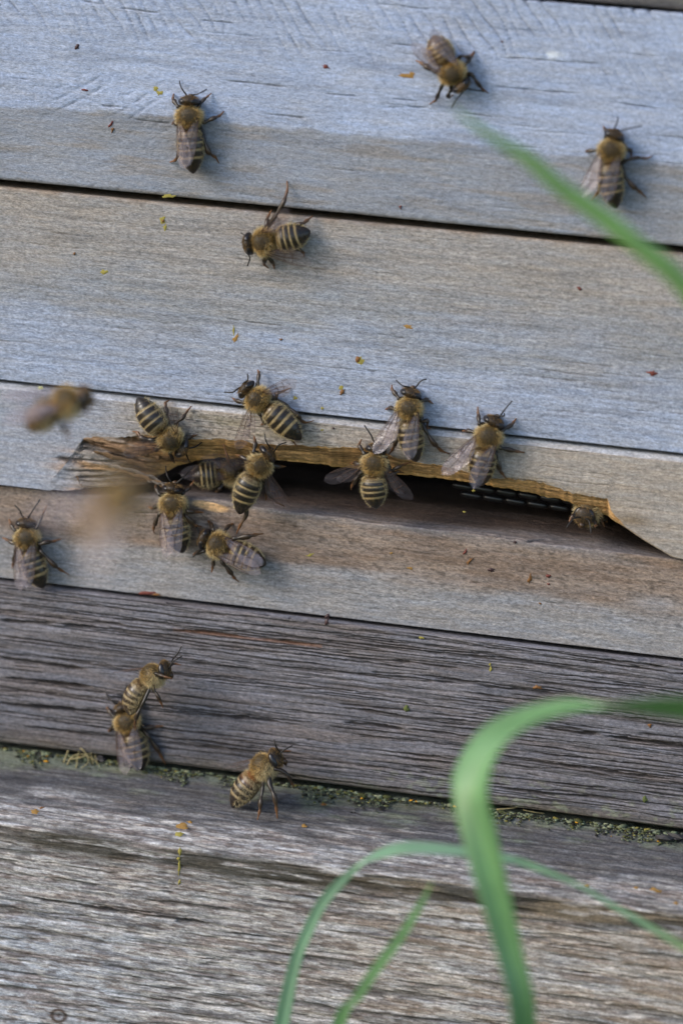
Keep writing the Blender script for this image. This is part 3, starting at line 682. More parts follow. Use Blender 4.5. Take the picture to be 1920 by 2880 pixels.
def wing_mesh(L, lead, trail, side, seed):
    """flat wing in local axes: length along +x, leading edge on +y*side; slightly rippled"""
    nx, ny = 22, 8
    xs = np.linspace(0, 1, nx) ** 0.9; xs[-1] = 0.999; trail = trail * np.array([1, 0.82]); lead = lead * np.array([1, 1.0])
    V = []
    for x in xs:
        a = np.interp(x, lead[:, 0], lead[:, 1]); b_ = np.interp(x, trail[:, 0], trail[:, 1])
        for k in range(ny):
            y = a + (b_ - a) * k / (ny - 1)
            V.append((x * L, y * L * side, 0.10 * math.sin(x * 9 + k * 1.1 + seed) * x + 0.22 * math.sin(3.0 * x) * (k / ny - 0.4)))
    V = np.array(V); F = grid_faces(nx, ny)
    if side < 0: F = F[:, ::-1]
    return V, F
VEINS_F = [[(0, .01), (.3, .045), (.6, .055), (.8, .04)], [(0, 0), (.25, .015), (.45, .025), (.62, .02), (.78, .03)], [(.02, -.01), (.22, -.03), (.45, -.055), (.62, -.09), (.8, -.10)],
           [(.02, -.01), (.18, -.09), (.36, -.16), (.52, -.20), (.66, -.25)], [(.22, -.03), (.24, -.11)], [(.45, .025), (.43, -.05)], [(.45, -.055), (.40, -.165)], [(.62, .02), (.60, -.09)], [(.60, -.09), (.56, -.21)], [(.05, -.03), (.2, -.115), (.3, -.16)]]
VEINS_H = [[(0, .01), (.4, .06), (.7, .04)], [(0, 0), (.3, -.04), (.6, -.08), (.85, -.1)], [(0, -.01), (.2, -.12), (.45, -.22), (.6, -.3)], [(.35, -.05), (.33, -.17)]]
def vein_mesh(L, veins, side, seed, rad):
    V = []; F = []
    for v in veins:
        p = smooth_path([np.array([a * L, b_ * L * side, 0.03 + 0.10 * math.sin(a * 9 + 3 + seed) * a]) for a, b_ in v], 9)
        a, f = tube(p, np.linspace(rad, rad * 0.6, 9), 4); o = sum(len(q) for q in V); V.append(a); F += [tuple(i + o for i in ff) for ff in f]
    return np.concatenate(V), F

def make_body(neck_dir, abd_tip, seed, orange=0.0, grey=0.0, bare=0.6, curl=0.4, warm=0.0):
    """one continuous skin from abdomen tip to face; returns V, F, colour, gloss and surface samples for the fur"""
    waist = np.array([-1.95, 0, -0.15]); neck = np.array([1.62, 0, -0.15])
    abd = abd_tip - waist; La = np.linalg.norm(abd)
    P1 = waist + nrmz(np.array([-1.0, 0, -0.05])) * La * curl
    rb = np.random.default_rng(seed + 300); bw = rb.uniform(-0.05, 0.05); tanb = (C_TANF * 0.55 + C_PALE * 0.28) * rb.uniform(0.8, 1.1)
    st = []      # (centre, tangent, ry, rz, part, s)
    prof_s = np.array([0, .03, .08, .16, .28, .42, .56, .68, .78, .87, .94, .98, 1.0]); prof_r = np.array([.5, 1.05, 1.54, 1.90, 2.10, 2.15, 2.08, 1.90, 1.60, 1.19, .74, .38, .05])
    na = 58
    for i in range(na):
        s = 1 - i / na
        c = (1 - s) ** 2 * waist + 2 * s * (1 - s) * P1 + s * s * abd_tip
        t = -(2 * (1 - s) * (P1 - waist) + 2 * s * (abd_tip - P1))
        r = np.interp(s, prof_s, prof_r)
        ph = (s * 6.1) % 1.0
        r = r * (1 + 0.035 * (ph - 0.5)) if 0.08 < s < 0.93 else r
        st.append((c, nrmz(t), r, r * 0.90, 0, s))
    for i, x in enumerate(np.linspace(-1.95, 1.62, 26)):
        r = np.interp(x, [-1.95, -1.75, -1.4, -0.9, -0.2, 0.5, 1.0, 1.35, 1.55, 1.62], [.5, .98, 1.48, 1.82, 2.0, 1.95, 1.7, 1.25, .85, .6])
        st.append((np.array([x, 0, -0.10]), np.array([1.0, 0, 0]), r, r * 0.93, 1, x))
    hd = nrmz(neck_dir)
    for i, s in enumerate(np.linspace(0.04, 1, 20)):
        L = s * 2.05; Lx = s * 1.72
        ry = np.interp(L, [0, .25, .55, .95, 1.35, 1.7, 1.9, 2.05], [.5, 1.05, 1.42, 1.56, 1.45, 1.1, .72, .08]); rz = np.interp(L, [0, .25, .55, .95, 1.35, 1.7, 1.9, 2.05], [.5, 1.0, 1.35, 1.55, 1.5, 1.2, .75, .08])
        st.append((neck + hd * Lx + np.array([0, 0, -0.25]) * s, hd, ry, rz, 2, L))
    n = 30; a = np.arange(n) * 2 * math.pi / n
    V = []; col = []; gl = []; nor = []
    r_ = np.random.default_rng(seed)
    for (c, t, ry, rz, part, s) in st:
        side = nrmz(np.cross(np.array([0, 0, 1.0]), t)); up = np.cross(t, side)
        if part == 0 and abs(t[2]) > 0.9: side = np.array([0, 1.0, 0]); up = nrmz(np.cross(t, side))
        ca, sa = np.cos(a), np.sin(a)
        V.append(c + ry * ca[:, None] * side + rz * sa[:, None] * up); nor.append(ca[:, None] * side / ry + sa[:, None] * up / rz)
        for k in range(n):
            dors = sa[k]
            if part == 0:
                ph = (s * 6.1 + 0.02 * math.sin(3 * a[k] + seed)) % 1.0; seg = int(s * 6.1)
                band = sstep(0.0, 0.12, ph) * sstep(0.46 + bw, 0.24 + bw, ph) * (1.0, 0.5, 0.8, 0.95, 1.0)[seg] if 0 < seg < 5 else 0.0
                cc = (C_BLK * 1.6) * (1 - band) + tanb * band
                if seg == 0: cc = lerp(C_BROWN, C_TANF * 0.6, 0.4 * (ph > 0.5))
                if orange and seg <= 1: cc = lerp(cc, np.array([0.30, 0.115, 0.035]), orange * (0.8 if ph < 0.6 else 0.15) * (1.0 if seg == 0 else 0.45))
                if grey: cc = lerp(cc, np.array([0.22, 0.20, 0.15]), grey * band * 0.7)
                v = sstep(-0.25, -0.6, dors); cc = lerp(cc, np.array([0.12, 0.08, 0.03]), v)
                cc = lerp(cc, np.array([0.26, 0.15, 0.075]), warm * 0.75)
                g_ = 0.28 + 0.4 * band
            elif part == 1:
                bald = sstep(1.35, 0.8, math.hypot(s - 0.2, V[-1][k][1])) * (dors > 0)
                cc = lerp(np.array([0.10, 0.065, 0.02]), np.array([0.055, 0.045, 0.03]), bald); g_ = 0.55
            else:
                cc = lerp(np.array([0.028, 0.018, 0.010]), np.array([0.16, 0.09, 0.04]), warm); g_ = 0.55
            col.append(cc); gl.append(g_)
    V = np.concatenate(V); nor = np.concatenate(nor); nor /= np.linalg.norm(nor, axis=1)[:, None]
    m = len(st)
    F = [(i * n + j, i * n + (j + 1) % n, (i + 1) * n + (j + 1) % n, (i + 1) * n + j) for i in range(m - 1) for j in range(n)]
    F += [tuple(range(n))[::-1], tuple(range((m - 1) * n, m * n))]
    return V, F, np.array(col), np.array(gl), nor, st, n, hd, neck

def fur_mesh(V, nor, st, n, seed, dens=1.0, gold=1.0):
    r_ = np.random.default_rng(seed + 99)
    part = np.repeat([s[4] for s in st], n); sv = np.repeat([s[5] for s in st], n); T = np.repeat([s[1] for s in st], n, axis=0)
    ang = np.tile(np.arange(n) * 2 * math.pi / n, len(st)); dors = np.sin(ang)
    B = []; TIP = []; W = []; C = []
    def add(idx, ln, lay, colr, wdt):
        k = len(idx)
        i2 = idx + n; i2 = np.where(i2 < len(V), i2, idx); j2 = np.where((idx % n) == n - 1, idx - n + 1, idx + 1)
        u = r_.random((k, 1)); v = r_.random((k, 1))
        p = V[idx] + (V[i2] - V[idx]) * u + (V[j2] - V[idx]) * v
        d = nor[idx] * (1 - lay) - T[idx] * lay + r_.normal(0, 0.28, (k, 3)); d /= np.linalg.norm(d, axis=1)[:, None]
        l = ln * (0.6 + 0.8 * r_.random((k, 1)))
        sd = np.cross(d, r_.normal(0, 1, (k, 3))); sd /= np.linalg.norm(sd, axis=1)[:, None] + 1e-9
        B.append(p - sd * wdt / 2 - nor[idx] * 0.03); W.append(p + sd * wdt / 2 - nor[idx] * 0.03); TIP.append(p + d * l + np.array([0, 0, -0.12]) * l)
        c = np.asarray(colr) * (0.65 + 0.7 * r_.random((k, 1))); C.append(np.clip(c, 0, 1))
    th = np.where(part == 1)[0]
    rr = np.hypot(sv[th] - 0.2, V[th][:, 1]); bald = (rr < 1.3 * (0.75 + 0.5 * r_.random(len(th)))) & (dors[th] > 0.2)
    edge = th[~bald]; disc = th[bald]
    f = int(3000 * dens)
    e = r_.choice(edge, f); pale = np.clip(1.15 - (dors[e] + 0.1) * 1.4, 0, 1)[:, None]
    add(e, 0.70, 0.22, (C_TANF * 1.12 * gold) * (1 - pale) + C_PALE * pale, 0.07)
    if len(disc): add(r_.choice(disc, int(1100 * dens)), 0.40, 0.25, np.array([0.24, 0.16, 0.068]) * gold, 0.05)
    hd = np.where((part == 2) & (sv < 1.95) & ((np.abs(np.cos(ang)) < 0.62) | (dors < -0.2) | (sv > 1.35)))[0]; add(r_.choice(hd, int(1300 * dens)), 0.36, -0.1, np.array([0.27, 0.165, 0.068]) * gold, 0.05)
    ab = np.where(part == 0)[0]; seg = (sv[ab] * 6.1).astype(int); ph = (sv[ab] * 6.1) % 1
    w_ = ((ph + r_.normal(0, 0.07, len(ab)) > 0.02) & (ph + r_.normal(0, 0.09, len(ab)) < 0.30) & (seg > 0) & (seg < 5) & (dors[ab] > -0.5)); add(r_.choice(ab[w_], int(1300 * dens)), 0.27, 0.72, C_TANF * 0.52 + C_PALE * 0.30, 0.045)
    w_ = (sv[ab] < 0.14); add(r_.choice(ab[w_], int(500 * dens)), 0.55, 0.45, C_PALE * 0.85, 0.06)
    w_ = (np.abs(dors[ab]) < 0.45) & (sv[ab] < 0.92); add(r_.choice(ab[w_], int(700 * dens)), 0.36, 0.5, C_PALE * 0.9, 0.05)
    w_ = (sv[ab] < 0.9) & (dors[ab] > 0); add(r_.choice(ab[w_], int(600 * dens)), 0.26, 0.6, np.array([0.22, 0.15, 0.065]), 0.045)
    add(r_.choice(edge, int(420 * dens)), 1.0, 0.15, C_PALE * 1.0, 0.045)
    w_ = (np.abs(dors[ab]) < 0.6) & (sv[ab] < 0.7); add(r_.choice(ab[w_], int(220 * dens)), 0.7, 0.35, C_PALE, 0.04)
    B = np.concatenate(B); W = np.concatenate(W); TIP = np.concatenate(TIP); C = np.concatenate(C); k = len(B)
    VV = np.stack([B, W, TIP], 1).reshape(-1, 3); FF = np.arange(3 * k).reshape(-1, 3)
    return VV, FF, np.repeat(C, 3, axis=0)

def ellipsoid(c, rad, ax, nu=18, nv=12):
    V = []; 
    for i in range(nv + 1):
        t = math.pi * i / nv
        for j in range(nu):
            p = 2 * math.pi * j / nu
            V.append(c + ax @ (np.array([math.sin(t) * math.cos(p), math.sin(t) * math.sin(p), math.cos(t)]) * rad))
    F = grid_faces(nv + 1, nu); F = np.concatenate([F, np.array([[i * nu + nu - 1, i * nu, (i + 1) * nu, (i + 1) * nu + nu - 1] for i in range(nv)])])
    return np.array(V), F

DEF_LEG = {1: [(1.4, 1.9, -0.3), (2.6, 2.9, -1.3), (3.4, 3.2, -2.35)], 2: [(-0.3, 2.4, -0.2), (-0.6, 3.6, -1.2), (-1.0, 4.6, -2.35)], 3: [(-1.8, 2.3, -0.3), (-3.2, 3.3, -0.8), (-4.6, 3.9, -1.8), (-5.3, 4.3, -2.35)]}
LEG_H = {2: [1.4, 0.15], 3: [2.0, 1.2, 0.15], 4: [2.0, 2.0, 0.9, 0.12], 5: [1.8, 2.2, 1.6, 0.7, 0.12]}
def bee(label, H, T, A, h=2.4, hH=None, hA=None, roll=0.0, legs=None, ant=None, wings=(4, 4), welev=(8, 8), thin=False, orange=0.0, grey=0.0, scale=1.0, plane=None, curl=0.4, seed=1, fur=1.0, hide=(), droop=-0.30, wl=1.0, gold=1.0, up=None, hl=None, warm=0.0):
    rs = np.random.default_rng(seed)
    scale = scale * rs.uniform(0.97, 1.05); gold = gold * rs.uniform(0.88, 1.15); fur = fur * rs.uniform(0.75, 1.15); warm = min(1, warm + rs.uniform(0.0, 0.07)); grey = min(1, grey + rs.uniform(0, 0.3))
    hH = h if hH is None else hH; hA = h - 0.3 if hA is None else hA
    pT, pH, pA = P(*T, h), P(*H, hH), P(*A, hA)
    fwd = nrmz(nrmz(pH - pT) * 0.8 + nrmz(pT - pA))
    upv = NRM if up is None else nrmz(np.array(up, float)); upv = nrmz(upv - fwd * (upv @ fwd))
    if roll:
        r = math.radians(roll); upv = upv * math.cos(r) + np.cross(fwd, upv) * math.sin(r)
    left = np.cross(upv, fwd)
    Rm = np.stack([fwd, left, upv], 1)                       # local -> world columns
    base_off = 2.4
    origin = pT - upv * base_off * scale
    root = empty('honey_bee', origin)
    Mw = Matrix.Identity(4)
    for i in range(3):
        for j in range(3): Mw[i][j] = Rm[i, j]
        Mw[i][3] = origin[i] * MM
    root.matrix_world = Mw
    tag(root, label, 'bee', 'honey bees at the hive')
    def loc(p): return (Rm.T @ (np.asarray(p) - pT)) / scale          # world -> thorax-centred local
    S0 = np.array([0, 0, base_off])
    def put(name, V, F, mat, par=None, **kw):
        return obj(name, mesh_np(name, (np.asarray(V) + S0) * scale, F, **kw), mat, par or root)
    tip = loc(pA); L = np.linalg.norm(tip - np.array([-1.95, 0, -.15]))
    Lc = min(max(L, 5.2), 8.0); tip = np.array([-1.95, 0, -.15]) + (tip - np.array([-1.95, 0, -.15])) / L * Lc
    hl_ = loc(pH) - np.array([1.62, 0, -0.15]); nd = nrmz(hl_ * np.array([1, 1, 1])) if np.linalg.norm(hl_) > 0.3 else np.array([1.0, 0, 0])
    nd = nrmz(nd * 0.55 + np.array([1.0, 0, droop]) * 0.6)
    V, F, col, gl, nor, st, n, hd, neck = make_body(nd, tip, seed, orange, grey, curl=curl, warm=warm)
    body = put('body', V, F, MAT_BODY, col=col, rough=gl)
    VV, FF, CC = fur_mesh(V, nor, st, n, seed, fur, gold); put('fur', VV, FF, MAT_FUR, smooth=False, col=CC)
    # head pieces
    hs = nrmz(np.cross(np.array([0, 0, 1.0]), hd)); hu = np.cross(hd, hs); ax = np.stack([hd, hs, hu], 1); hc = neck + hd * 0.80 + np.array([0, 0, -0.12])
    for s in (1, -1):
        tilt = np.array([[1, 0, 0], [0, math.cos(0.42 * s), -math.sin(0.42 * s)], [0, math.sin(0.42 * s), math.cos(0.42 * s)]])
        EV, EF = ellipsoid(hc + ax @ np.array([-0.10, 1.06 * s, 0.30]), np.array([0.58, 0.70, 1.22]), ax @ tilt)
        put('eye', EV, EF, MAT_EYE)
    MV, MF = tube([hc + hd * 0.7 - hu * 0.9, hc + hd * 0.85 - hu * 1.5, hc + hd * 0.6 - hu * 1.95], [0.55, 0.4, 0.12], 8); put('mandible', MV, MF, MAT_LEG, col=np.tile(np.array([0.06, 0.03, 0.012]), (len(MV), 1)))
    ant = ant or {}
    for s, key in ((1, 'L'), (-1, 'R')):
        b0 = hc + ax @ np.array([0.95, 0.42 * s, 0.15])
        if key in ant and ant[key]:
            q = [loc(P(*p, hA_ if len(ant[key]) > 0 else 0)) for p, hA_ in zip(ant[key], [h + 0.6, h + 0.6, h + 0.2][-len(ant[key]):])]
            pts = [b0, lerp(b0, q[0], 0.45) + np.array([0, 0, 0.25])] + q
        else:
            pts = [b0, b0 + ax @ np.array([0.9, 0.75 * s, 0.1]), b0 + ax @ np.array([1.7, 1.3 * s, -0.6]), b0 + ax @ np.array([2.3, 1.6 * s, -1.3])]
        pp = smooth_path(pts, 16); AV, AF = tube(pp, np.linspace(0.14, 0.115, 16), 6); put('antenna', AV, AF, MAT_ANT)
    # wings: angle is measured outwards from straight back
    wm = MAT_WING_THIN if thin else MAT_WING
    for s, wa, we in ((1, wings[0], welev[0]), (-1, wings[1], welev[1])):
        for nm, LL, ld, tr, ve, bx, da, dz in (('hindwing', 6.2 * wl, HIND_L, HIND_T, VEINS_H, -0.75, -4, -0.25), ('forewing', 8.7 * wl, FORE_L, FORE_T, VEINS_F, -0.05, 0, 0.0)):
            if nm + ('L' if s > 0 else 'R') in hide: continue
            aw = math.radians(wa + (da if wa < 40 else -14)); el = math.radians(we - (3 if nm == 'hindwing' else 0))
            dx = np.array([-math.cos(aw) * math.cos(el), s * math.sin(aw) * math.cos(el), math.sin(el)])
            # leading edge points outwards / forwards
            out = np.array([math.sin(aw), s * math.cos(aw), 0.0]); tiltw = math.radians(-14 if wa < 40 else 6)
            ly = nrmz(out * math.cos(tiltw) + np.array([0, 0, 1.0]) * math.sin(tiltw)); ly = nrmz(ly - dx * (ly @ dx)); lz = np.cross(dx, ly) * (1 if s > 0 else -1)
            AX = np.stack([dx, ly, nrmz(lz) * (1 if lz[2] > 0 else -1)], 1)
            b0 = np.array([bx, s * 1.62, 0.95 + dz])
            WV, WF = wing_mesh(LL, ld, tr, 1, seed + (3 if s > 0 else 7)); wo = put(nm, WV @ AX.T + b0, WF, wm)
            VV, VF = vein_mesh(LL, ve, 1, seed + (3 if s > 0 else 7), 0.05 if nm == 'forewing' else 0.038); put('vein', VV @ AX.T + b0, VF, MAT_VEIN, wo)
    # legs
    legs = legs or {}
    for s, key in ((1, 'L'), (-1, 'R')):
        for k in (1, 2, 3):
            nm = '%s%d' % (key, k)
            cx = {1: 1.1, 2: 0.0, 3: -1.2}[k]; c0 = np.array([cx, 0.75 * s, -1.35]); c1 = np.array([cx + {1: .2, 2: 0, 3: -.3}[k], 1.35 * s, -1.25])
            if nm in legs:
                q = legs[nm]; hs_ = LEG_H.get(len(q), [2.0, 2.2, 1.8, 1.2, 0.6, 0.12][:len(q)])
                if plane == 'ledge': pw = [ledge_leg(p, hh) if len(p) == 3 else P(*p, h + 0.5 if len(p) == 2 else p[2]) for p, hh in zip(q, hs_)]
                else: pw = [P(p[0], p[1], p[2] if len(p) > 2 else hh) for p, hh in zip(q, hs_)]
                pts = [c0, c1] + [loc(p) for p in pw]
            else:
                q = [np.array(p) * np.array([1, s, 1]) + rs.normal(0, 0.18, 3) for p in DEF_LEG[k]]
                if hl == 'tuck': q = [c1 + (p - c1) * np.array([.5, .5, .6]) for p in q]
                pts = [c0, c1] + q
            m = 30; pp = []
            cl = np.concatenate([[0], np.cumsum([np.linalg.norm(pts[i + 1] - pts[i]) for i in range(len(pts) - 1)])]); 
            # keep the joints crisp: follow the polyline, only slightly rounded
            tt = np.linspace(0, cl[-1], m); pl = np.array([[np.interp(t, cl, [p[d] for p in pts]) for d in range(3)] for t in tt])
            pl[1:-1] = pl[:-2] * 0.25 + pl[1:-1] * 0.5 + pl[2:] * 0.25
            f = tt / cl[-1]
            rad = np.interp(f, [0, .12, .22, .38, .45, .58, .68, .72, .82, .88, 1.0], [.30, .34, .36, .34, .22, .36 if k < 3 else .44, .36 if k < 3 else .46, .22, .24 if k < 3 else .32, .14, .09])
            LV, LF = tube(pl, rad * 1.15, 8, np.full(m, 0.75))
            cc = np.array([np.interp(np.repeat(f, 8), [0, .45, .7, .85, 1], [a_, a_, b_, c_, c_]) for a_, b_, c_ in zip((0.022, 0.016, 0.011), (0.045, 0.026, 0.014), (0.17, 0.075, 0.028))]).T
            put('leg', LV, LF, MAT_LEG, col=cc)
    return root
def ledge_leg(p, hh): return ledge_pt(p[0], p[1], hh)[0]

bee('worker bee with wings folded back, high on the left of the top plank', (532,283), (532,326), (544,489), seed=1, wings=(-1,-9), welev=(6,9),
    legs={'R1': [(559,300),(572,281),(595,262)], 'R2': [(575,345),(599,333),(618,326),(630,313)], 'R3': [(578,404),(587,430),(607,443),(616,459)], 'L3': [(505,430),(494,451),(478,456)], 'L2': [(498,350),(490,342),(484,350)]}, ant={'R': [(560,263),(582,251)]})
bee('bee crawling head down near the upper right, amber fur and spread wing tips', (1301,243), (1273,207), (1226,116), h=2.5, hH=2.3, hA=2.2, seed=2, wings=(2,14), welev=(7,7), gold=1.2, wl=0.92, warm=0.45, grey=0.5,
    legs={'L3': [(1296,157),(1313,160),(1322,160),(1333,143)], 'L1': [(1325,207),(1339,230),(1356,251),(1373,262)], 'R2': [(1243,239),(1232,264),(1226,282),(1207,293)], 'R1': [(1266,256),(1259,267),(1262,276),(1273,266)]}, ant={'R': [(1280,284),(1269,303)]})
bee('blurred bee facing up at the far right of the top plank, beside the grass blade', (1733,379), (1718,421), (1733,588), seed=3, wings=(20,-4), welev=(6,8),
    legs={'R2': [(1750,456),(1773,447),(1793,442),(1816,446),(1833,438)], 'R3': [(1758,499),(1782,527),(1801,542),(1816,556)], 'R1': [(1760,418),(1775,425),(1772,445)], 'L3': [(1690,520),(1680,542),(1663,562)], 'L1': [(1706,372),(1700,363),(1695,354)]}, ant={'L': [(1734,345),(1736,328)], 'R': [(1775,360),(1804,354)]})
bee('bee facing left under the dark open joint, one hind leg stretched up', (712,681), (740,681), (873,650), seed=4, wings=(24,34), welev=(4,30), thin=True, wl=0.92,
    legs={'R2': [(775,607),(799,566),(809,531),(807,509)], 'R1': [(749,635),(752,613),(764,590)], 'R3': [(850,630),(865,619),(880,607)], 'L1': [(752,714),(744,730),(743,745),(755,754)], 'L3': [(841,701),(853,711),(856,723)]}, ant={'R': [(690,664),(678,655)], 'L': [(703,725),(696,748)]})
bee('blurred bee in flight at the left edge above the gnawed corner', (241,1117), (191,1127), (80,1211), h=66, hH=66, hA=66, roll=-48, seed=5, wings=(14,10), welev=(16,16), warm=0.5, gold=1.35, scale=1.08,
    legs={'R3': [(165,1170,66),(176,1196,66),(192,1222,66),(200,1240,66)], 'R2': [(180,1160,66),(192,1180,66),(200,1205,66)]}, hl='tuck')
bee('striped bee climbing head down into the left end of the entrance slot', (509,1256), (481,1237), (388,1116), seed=6, wings=(62,70), welev=(24,24), thin=True, h=2.8, hH=2.0, wl=0.8,
    legs={'L3': [(475,1199),(469,1160),(465,1133),(476,1125)], 'L2': [(493,1191),(514,1177),(527,1156),(539,1142)], 'L1': [(520,1239),(536,1229),(555,1223)]}, hide=('hindwingL',))
bee('bee with bare black-banded abdomen facing up left above the slot', (698,1104), (722,1122), (850,1240), seed=7, wings=(84,80), welev=(22,22), thin=True, wl=0.85, h=2.8,
    legs={'R2': [(777,1124),(779,1106),(799,1099),(815,1092)], 'R3': [(802,1138),(831,1163),(845,1181),(858,1190),(883,1183)], 'L2': [(745,1190),(738,1193),(734,1196)], 'L3': [(815,1230),(825,1242),(836,1258)]}, ant={'R': [(697,1068),(696,1051)], 'L': [(655,1103),(631,1103)]})
bee('bee facing up over the slot rim with both wings half open', (1157,1108), (1150,1146), (1171,1300), seed=8, wings=(32,-2), welev=(8,10),
    legs={'R1': [(1187,1129),(1199,1123),(1217,1135)], 'R2': [(1187,1187),(1202,1181),(1200,1205),(1211,1204)], 'R3': [(1196,1211),(1217,1245),(1239,1267),(1263,1277)], 'L3': [(1113,1242),(1104,1263),(1092,1279)]}, ant={'L': [(1130,1084),(1113,1069)], 'R': [(1184,1071),(1199,1066)]})
bee('bee facing up at the right of the slot rim, wings covering its abdomen', (1393,1184), (1373,1226), (1352,1368), seed=9, wings=(30,-4), welev=(8,12),
    legs={'R2': [(1404,1260),(1441,1267),(1474,1273)], 'R3': [(1392,1276),(1404,1322),(1422,1346)]}, ant={'R': [(1420,1150),(1439,1127)], 'L': [(1415,1170),(1418,1163)]})
bee('dark bee half hidden inside the left of the slot, striped abdomen to the left', (690,1322), (655,1326), (558,1338), h=-6, hH=-6, hA=-5, roll=-35, seed=10, wings=(-6,-6), welev=(2,2), thin=True, fur=0.8,
    legs={'R2': [(667,1327,-3),(642,1291,-1),(632,1262,-1),(629,1248,-1)]}, hl='tuck')
bee('fanning bee facing up right in front of the slot, wings spread over the dark opening', (755,1281), (731,1308), (673,1447), seed=11, wings=(86,74), welev=(14,-8), thin=True, h=3.6, hH=3.4, hA=3.0, fur=1.2, roll=10,
    legs={'R2': [(744,1360),(759,1393),(780,1414),(800,1424)], 'R1': [(762,1307),(785,1312),(803,1312)], 'L3': [(693,1450),(678,1473),(667,1496),(665,1503)]}, ant={'L': [(747,1238),(745,1220)], 'R': [(783,1252),(805,1244)]})
bee('fanning bee facing up at the middle of the slot, below the half open wings', (1061,1259), (1052,1303), (1058,1432), seed=12, wings=(80,62), welev=(-6,-10), thin=True, wl=0.9, h=2.8, hA=2.6, fur=1.2,
    legs={'R1': [(1098,1325),(1122,1312),(1144,1303),(1156,1300)], 'R2': [(1092,1340),(1120,1325),(1135,1330)]}, ant={'L': [(1043,1224),(1024,1196)], 'R': [(1090,1250),(1110,1240)]})
bee('bee with lavender wings folded, facing up beside the pale wood chip', (489,1376), (486,1416), (515,1556), h=1.4, seed=13, wings=(2,-4), welev=(8,12),
    legs={'R2': [(528,1439),(550,1440),(573,1441)], 'R3': [(525,1453),(548,1478),(567,1481)]})
bee('bee lying side on facing left, below the pale wood chip', (585,1519), (611,1531), (749,1588), h=1.4, roll=14, seed=14, wings=(4,-6), welev=(4,6),
    legs={'R3': [(657,1516),(703,1508),(722,1503),(741,1501)]}, ant={'L': [(563,1544),(543,1567)]})
bee('very blurred bee flying close to the camera, left of the slot', (378,1356), (338,1396), (250,1530), h=190, hH=190, hA=190, roll=-20, seed=15, wings=(30,40), welev=(15,15), hl='tuck', warm=1.0, gold=1.7, scale=1.04)
bee('blurred bee facing up at the left edge below the slot', (76,1470), (76,1512), (123,1655), h=1.4, seed=16, wings=(8,-12), welev=(6,10),
    legs={'R1': [(104,1484),(115,1459),(133,1421)], 'R2': [(111,1532),(129,1525),(151,1523),(174,1515)], 'R3': [(115,1551),(151,1588),(171,1603),(196,1617)], 'L2': [(42,1530),(27,1521),(8,1512)]}, ant={'L': [(56,1435),(42,1421)], 'R': [(98,1428),(114,1404)]})
bee('guard bee looking straight out of the right end of the slot', (1640,1448), (1652,1437), (1700,1400), h=-3, hH=1.5, hA=-12, seed=17, wings=(6,6), welev=(8,8), up=(0.1,0,1), fur=0.8, hl='tuck', droop=-0.5)
bee('arched bee standing on the back of another bee, looking right', (477,1884), (430,1897), (366,2012), h=7, hH=7.5, hA=7, roll=-84, seed=18, wings=(12,12), welev=(30,30), thin=True, grey=1.0, warm=0.15, curl=0.55, wl=0.8, droop=-0.45,
    legs={'R2': [(429,1934,8),(445,1959,8.5),(455,1980,8),(459,1991,7.5)], 'R3': [(404,1975,9),(386,2010,9),(380,2036,7.5),(379,2050,6.5)]}, ant={'R': [(500,1852),(512,1846)], 'L': [(500,1838),(511,1818)]}, hide=('hindwingL','hindwingR','forewingR'))
bee('bee facing up in the ledge joint, carrying the arched bee on its back', (343,1995), (357,2029), (400,2168), h=2.2, seed=19, wings=(14,-8), welev=(4,10),
    legs={'R2': [(407,2048),(432,2045),(464,2041)], 'R3': [(416,2068),(446,2112),(466,2150)]})
bee('bee standing on the ledge in side view looking right, wings lifted away', (778,2125), (741,2153), (652,2272), h=9, hH=9.5, hA=9, roll=-74, seed=20, wings=(14,14), welev=(24,24), thin=True, orange=0.8, grey=0.8, wl=0.7, droop=-0.5, gold=1.15, scale=1.1,
    legs={'R3': [(739,2215,10),(733,2254,11.5),(731,2279,11.5),(724,2306,11.5)], 'R2': [(757,2204,11),(772,2239,12),(776,2262,12),(780,2302,12)], 'R1': [(791,2166,10),(809,2178,10),(820,2200,9),(826,2215,8)]}, ant={'L': [(774,2094),(771,2080)], 'R': [(805,2106),(822,2097)]}, hide=('forewingR','hindwingR'))

# ------------------------------------------------------------------ grass blades
def grass_mat(name, base, under):
    m, ns, ls, b = new_mat(name)
    tc = N(ns, 'ShaderNodeTexCoord'); n = N(ns, 'ShaderNodeTexNoise'); n.inputs['Scale'].default_value = 160; n.inputs['Detail'].default_value = 3
    ls.new(tc.outputs['Object'], n.inputs['Vector'])
    r = N(ns, 'ShaderNodeMix', data_type='RGBA'); r.inputs['A'].default_value = (*[c * 0.8 for c in base], 1); r.inputs['B'].default_value = (*[c * 1.2 for c in base], 1)
    at = N(ns, 'ShaderNodeAttribute'); at.attribute_name = 'tint'; tm = N(ns, 'ShaderNodeVectorMath', operation='MULTIPLY')
    ls.new(n.outputs['Fac'], r.inputs['Factor']); ls.new(r.outputs['Result'], tm.inputs[0]); ls.new(at.outputs['Color'], tm.inputs[1]); ls.new(tm.outputs[0], b.inputs['Base Color'])
    b.inputs['Roughness'].default_value = 0.42; b.inputs['Specular IOR Level'].default_value = 1.0; b.inputs['Sheen Weight'].default_value = 0.25
    t = N(ns, 'ShaderNodeBsdfTranslucent'); t.inputs['Color'].default_value = (*under, 1)
    mx = N(ns, 'ShaderNodeMixShader'); mx.inputs[0].default_value = 0.32
    ls.new(b.outputs[0], mx.inputs[1]); ls.new(t.outputs[0], mx.inputs[2]); ls.new(mx.outputs[0], ns['Material Output'].inputs['Surface'])
    return m
MAT_GRASS = grass_mat('fresh_grass', (0.14, 0.31, 0.11), (0.24, 0.50, 0.09))
